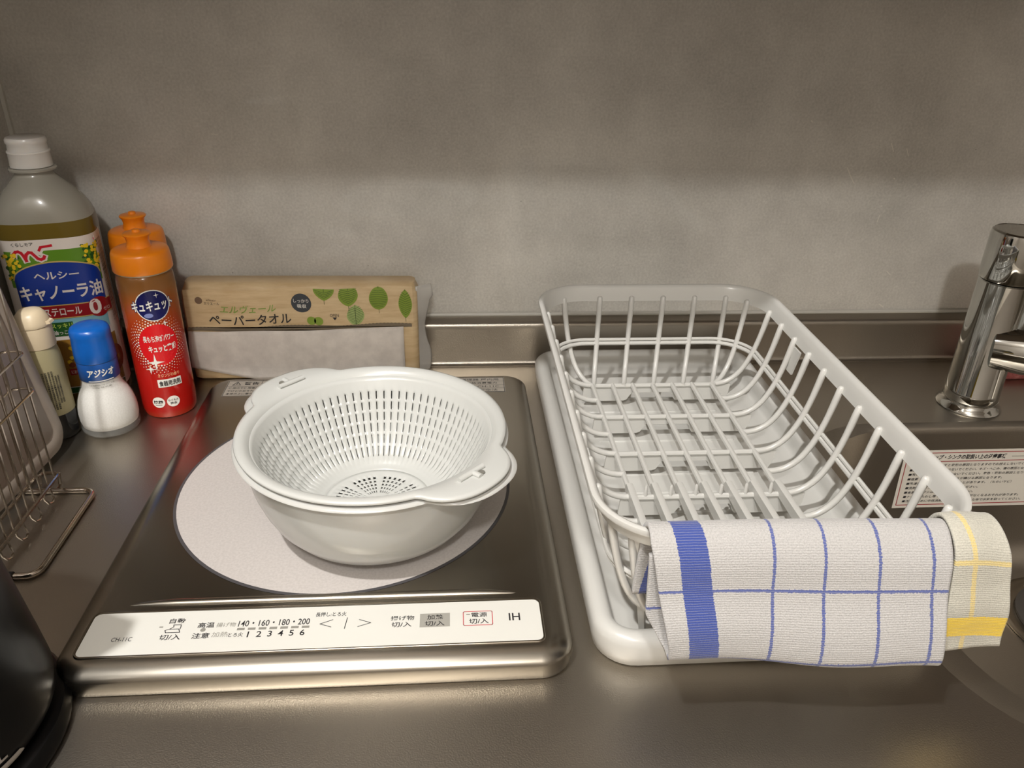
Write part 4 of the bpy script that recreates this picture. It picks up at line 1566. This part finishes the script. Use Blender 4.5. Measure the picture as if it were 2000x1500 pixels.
mb.lathe([(0.0170, 0.0792), (0.0190, 0.0795), (0.0193, 0.0802), (0.0190, 0.0900), (0.0184, 0.1010), (0.0183, 0.1035), (0.0186, 0.1060), (0.0184, 0.1100), (0.0172, 0.1128), (0.0140, 0.1146), (0.0060, 0.1154)], SC, 56)
mb.build('cap', mat('blue_cap_plastic', (14, 92, 178), 0.28, sss=0.1), salt, smooth=45)

# ------------------------------------------------------------------ seasoning bottle with the cream flip cap
PCX, PCY = -0.4045, -0.1610
pep = thing('seasoning_bottle', (PCX, PCY, 0.0), 'seasoning bottle with a cream flip cap and dark contents behind the wire rack', 'seasoning bottle')
mb = MB()
mb.lathe([(0.002, 0.002), (0.0160, 0.0010), (0.0180, 0.0002), (0.0196, 0.0015), (0.0200, 0.0050), (0.0200, 0.0280)], (PCX, PCY, 0), 48)
mb.build('bottle_base', mat('dark_sauce', (14, 14, 16), 0.12, coat=0.6), pep, smooth=50)
mb = MB()
mb.lathe([(0.0199, 0.0280), (0.0201, 0.0282), (0.0200, 0.0780), (0.0192, 0.0900), (0.0172, 0.0985)], (PCX, PCY, 0), 48, cap0=False)
ink = Ink(mb, cyl_fn(PCX, PCY, 0.0202, radians(30)), 0.00015)
for i in range(6):
    ink.text('名称原材料名内容量賞味期限保存方法製造者', -0.0020 + i * 0.0027, 0.0560, 0.0020, 1, 0.0420 if i < 4 else 0.030, 0.015, rot=-pi / 2, lift=2)
ink.text('ドレ', -0.0110, 0.0560, 0.0120, 2, 0.0190, 0.06, rot=-pi / 2, lift=2)
mb.build('label', [mat('cream_label', (176, 166, 128), 0.4), M_ink, mat('label_navy', (28, 32, 60), 0.4)], pep, smooth=50)
M_cream = mat('cream_cap_plastic', (226, 208, 176), 0.35)
mb = MB()
mb.lathe([(0.0130, 0.0985), (0.0156, 0.0990), (0.0158, 0.1000), (0.0156, 0.1180), (0.0152, 0.1200), (0.0090, 0.1210)], (PCX + 0.003, PCY, 0), 48)
cp = mb.build('cap', M_cream, pep, smooth=45)
mb = MB()
mb.lathe([(0.0156, 0.1204), (0.0160, 0.1215), (0.0156, 0.1240), (0.0135, 0.1310), (0.0098, 0.1352), (0.0050, 0.1364)], (PCX + 0.003, PCY, 0), 48)
# thumb lip pointing to the right
mb.rings([[(PCX + 0.014, PCY - 0.006, 0.1215), (PCX + 0.014, PCY + 0.006, 0.1215), (PCX + 0.012, PCY + 0.006, 0.1262), (PCX + 0.012, PCY - 0.006, 0.1262)],
          [(PCX + 0.0215, PCY - 0.004, 0.1228), (PCX + 0.0215, PCY + 0.004, 0.1228), (PCX + 0.0205, PCY + 0.004, 0.1250), (PCX + 0.0205, PCY - 0.004, 0.1250)]])
mb.build('flip_lid', M_cream, cp, smooth=45)

# ------------------------------------------------------------------ cutting board and wire stand
mb = MB()
o_ = Vector((-0.3845, -0.1880, 0.0070))
Ub = Vector((-0.012, -0.160, 0.0)).normalized()
Vb = Vector((-0.024, 0.0, 0.170)).normalized()
Nb = Ub.cross(Vb)
if Nb.x < 0:
    Nb = -Nb
W_, H_ = 0.225, 0.300


def bp_(u, v, h):
    return tuple(o_ + Ub * u + Vb * v + Nb * h)


rgs = []
for ins, h in ((0.0030, -0.0030), (0.0, -0.0015), (0.0, 0.0015), (0.0030, 0.0030), (0.0130, 0.0030), (0.0145, 0.0020), (0.0165, 0.0020), (0.0180, 0.0030)):
    rgs.append([bp_(x, y, h) for x, y, _ in rrect(ins, W_ - ins, ins, H_ - ins, 0.022 - ins * 0.6, 6)])
mb.rings(rgs)
cb = mb.build('cutting_board', mat('grey_board_plastic', (168, 156, 144), 0.35, alpha=0.93), None, smooth=45, origin=(-0.39, -0.28, 0.003))
tag(cb, 'grey plastic cutting board with rounded corners, leaning behind the wire stand', 'cutting board')

ws = thing('wire_stand', (-0.370, -0.330, 0.0), 'chrome wire stand with upright wires and a rectangular base loop on the worktop', 'stand')
mb = MB()
zb = 0.0032
pts = rrect(-0.4400, -0.3270, -0.3860, -0.2705, 0.010, 5, zb)
mb.tube(pts, 0.0026, 10, closed=True)
mb.build('base_loop', M_wire, ws)
mb = MB()
mb.lathe([(0.003, 0.0), (0.004, 0.0), (0.0042, 0.004), (0.003, 0.0062)], (-0.357, -0.387, 0), 16)
mb.tube([(-0.366, -0.3865, 0.0038), (-0.345, -0.3865, 0.0038)], 0.0036, 10)
mb.build('rubber_foot', mat('black_rubber', (18, 18, 18), 0.5), ws)
XA, XB_ = -0.3600, -0.3770
yv = [-0.2700 - 0.0125 * i for i in range(14)]
for i, y in enumerate(yv):
    for xw in (XA, XB_):
        mb = MB()
        if i % 2 == 1 and xw == XA:
            # every other wire pair ends in a small hanging loop
            mb.tube([(xw, y, 0.26), (xw, y, 0.018), (xw + 0.001, y, 0.010), (xw + 0.003, y - 0.002, 0.0050), (xw + 0.0035, y - 0.0062, 0.0035), (xw + 0.003, y - 0.0105, 0.0050), (xw + 0.001, y - 0.0125, 0.010), (xw, y - 0.0125, 0.018)], 0.0010, 6)
        else:
            mb.tube([(xw, y, 0.26), (xw, y, 0.0165)], 0.0010, 6)
        mb.build('upright_wire', M_wire, ws)
for z, r in ((0.0165, 0.0016), (0.1035, 0.0011), (0.1385, 0.0011), (0.2200, 0.0014)):
    mb = MB()
    pts = rrect(XB_ - 0.0010, XA + 0.0010, -0.4550, -0.2615, 0.006, 4, z)
    mb.tube(pts, r, 8, closed=True)
    mb.build('cross_rail', M_wire, ws)
for sx_ in (XB_, XA):
    mb = MB()
    mb.tube([(sx_, -0.2705, zb), (sx_, -0.2640, 0.006), (sx_, -0.2615, 0.0165)], 0.0016, 8)
    mb.build('strut', M_wire, ws)
    mb = MB()
    mb.tube([(sx_, -0.3860, zb), (sx_, -0.390, 0.008), (sx_, -0.392, 0.0165)], 0.0016, 8)
    mb.build('strut', M_wire, ws)

# ------------------------------------------------------------------ electric kettle at the near left corner
KC = (-0.3330, -0.5420)
ket = thing('electric_kettle', (KC[0], KC[1], 0.0), 'black electric kettle at the near left corner of the worktop', 'kettle')
M_blk = mat('black_gloss_plastic', (9, 9, 10), 0.30, spec=0.25)
mb = MB()
mb.lathe([(0.002, 0.0), (0.0850, 0.0), (0.0885, 0.003), (0.0890, 0.008), (0.0860, 0.014), (0.0790, 0.017), (0.002, 0.017)], (*KC, 0), 64)
mb.build('power_base', M_blk, ket, smooth=40)
mb = MB()
mb.lathe([(0.070, 0.0175), (0.0800, 0.0190), (0.0832, 0.0240), (0.0838, 0.0320), (0.0820, 0.0500), (0.0780, 0.0850), (0.0735, 0.1250), (0.0700, 0.1700), (0.0680, 0.2050), (0.0660, 0.2180)], (*KC, 0), 72, cap1=True)
ink = Ink(mb, lambda u, v, l: (lambda r, a: (KC[0] + (r + l) * sin(a), KC[1] - (r + l) * cos(a), v))((0.0832 + 0.0006 * min(1, (v - 0.024) / 0.008) - max(0, v - 0.032) * 0.10) if v > 0.024 else 0.0800 + 0.0032 * (v - 0.019) / 0.005, u / 0.083 + radians(66)), 0.0002)
ink.text('OL', -0.0040, 0.0345, 0.0085, 1, 0.0165, 0.03, lift=3)
for i in range(14):
    ua, ub = -0.0200 + 0.0345 * i / 14, -0.0200 + 0.0345 * (i + 1) / 14
    ha, hb = [0.0030 * sqrt(max(0.04, 1 - max(0, (abs(q + 0.00275) - 0.0143) / 0.0030) ** 2)) for q in (ua, ub)]
    ink.poly([(ua, 0.0245 - ha), (ub, 0.0245 - hb), (ub, 0.0245), (ua, 0.0245)], 1, 3)
    ink.poly([(ua, 0.0245), (ub, 0.0245), (ub, 0.0245 + hb), (ua, 0.0245 + ha)], 1, 3)
kb = mb.build('body', [M_blk, mat('kettle_print', (150, 144, 138), 0.4)], ket, smooth=40)
mb = MB()
mb.lathe([(0.0660, 0.2182), (0.0672, 0.2200), (0.0665, 0.2260), (0.0600, 0.2330), (0.0400, 0.2390), (0.0150, 0.2410), (0.0140, 0.2470), (0.0100, 0.2500)], (*KC, 0), 64)
mb.build('lid', M_blk, ket, smooth=40)
mb = MB()
hp = []
for i in range(17):
    a = pi * i / 16
    hp.append((KC[0] - 0.060 - 0.042 * sin(a) * 0.85, KC[1] - 0.030 * sin(a) * 0.4, 0.205 - 0.135 * i / 16))
mb.tube(hp, 0.0105, 12)
mb.build('handle', M_blk, ket)
mb = MB()
mb.rings([[(KC[0] + 0.062, KC[1] + 0.020, 0.160), (KC[0] + 0.062, KC[1] - 0.020, 0.160), (KC[0] + 0.060, KC[1] - 0.022, 0.215), (KC[0] + 0.060, KC[1] + 0.022, 0.215)],
          [(KC[0] + 0.072, KC[1] + 0.004, 0.190), (KC[0] + 0.072, KC[1] - 0.004, 0.190), (KC[0] + 0.086, KC[1] - 0.009, 0.217), (KC[0] + 0.086, KC[1] + 0.009, 0.217)]])
mb.build('spout', M_blk, ket, smooth=40)

# ------------------------------------------------------------------ tap
FC = (0.5880, -0.1330)
tap = thing('tap', (FC[0], FC[1], 0.0), 'chrome single-lever kitchen tap standing behind the sink at the right edge', 'tap')
mb = MB()
mb.lathe([(0.002, 0.0002), (0.0335, 0.0002), (0.0342, 0.0012), (0.0335, 0.0028), (0.0312, 0.0055), (0.0288, 0.0085), (0.0285, 0.0110)], (*FC, 0), 64)
mb.build('base_ring', M_chrome, tap, smooth=40)
mb = MB()
mb.lathe([(0.0280, 0.0105), (0.0283, 0.0120), (0.0283, 0.0215), (0.0279, 0.0222), (0.0279, 0.1500), (0.0270, 0.1510)], (*FC, 0), 64)
tb = mb.build('column', M_chrome, tap, smooth=35)
mb = MB()
mb.lathe([(0.0265, 0.1515), (0.0284, 0.1525), (0.0292, 0.1560), (0.0293, 0.1990), (0.0285, 0.2030), (0.0265, 0.2045), (0.0262, 0.2040), (0.002, 0.2040)], (*FC, 0), 64)
mb.build('handle_cap', M_chrome, tap, smooth=35)
mb = MB()
mb.tube([(FC[0] + 0.012, FC[1] - 0.016, 0.1780), (FC[0] + 0.040, FC[1] - 0.040, 0.1800), (FC[0] + 0.085, FC[1] - 0.075, 0.1840), (FC[0] + 0.115, FC[1] - 0.100, 0.1860)], 0.0060, 14, rlist=[0.0062, 0.0060, 0.0055, 0.0052])
mb.build('lever', M_chrome, tap, smooth=50)
mb = MB()
sp_ = [(FC[0] - 0.003, FC[1] - 0.014, 0.0800), (FC[0] + 0.020, FC[1] - 0.030, 0.0815), (FC[0] + 0.060, FC[1] - 0.052, 0.0860), (FC[0] + 0.110, FC[1] - 0.085, 0.0860), (FC[0] + 0.150, FC[1] - 0.110, 0.0880), (FC[0] + 0.166, FC[1] - 0.120, 0.0850), (FC[0] + 0.172, FC[1] - 0.124, 0.0740)]
mb.tube(sp_, 0.017, 24, rlist=[0.0240, 0.0262, 0.0262, 0.0225, 0.0190, 0.0165, 0.0150])
mb.build('spout', M_chrome, tap, smooth=50)
mb = MB()
mb.lathe([(0.002, 0.1490), (0.0145, 0.1490), (0.0155, 0.1480), (0.0160, 0.1300), (0.0165, 0.0900)], (FC[0] + 0.022, FC[1] - 0.020, 0), 40)
mb.build('mixer_housing', M_chrome, tap, smooth=40)

# pink cloth folded behind the tap
mb = MB()
M_pink = mat('pink_cloth', (226, 140, 140), 0.9)
add_noise(M_pink, 120, (206, 112, 114), (236, 160, 158), 4.0, bump=0.6, bscale=400, bdist=0.001)
loft_rr(mb, 0.650, 0.760, -0.0760, -0.0300, 0.008, [(0.002, 0.0005), (0.0, 0.003), (0.0, 0.006), (0.001, 0.0078), (0.0008, 0.0085), (0.0, 0.010), (0.0, 0.0135), (0.003, 0.0160), (0.012, 0.0168)], 6)
o = mb.build('sponge_cloth', M_pink, None, smooth=60, origin=(0.705, -0.053, 0.0))
tag(o, 'pink sponge cloth folded on the worktop behind the tap', 'sponge')

for _o in bpy.data.objects:
    if '_base' in _o:
        del _o['_base']
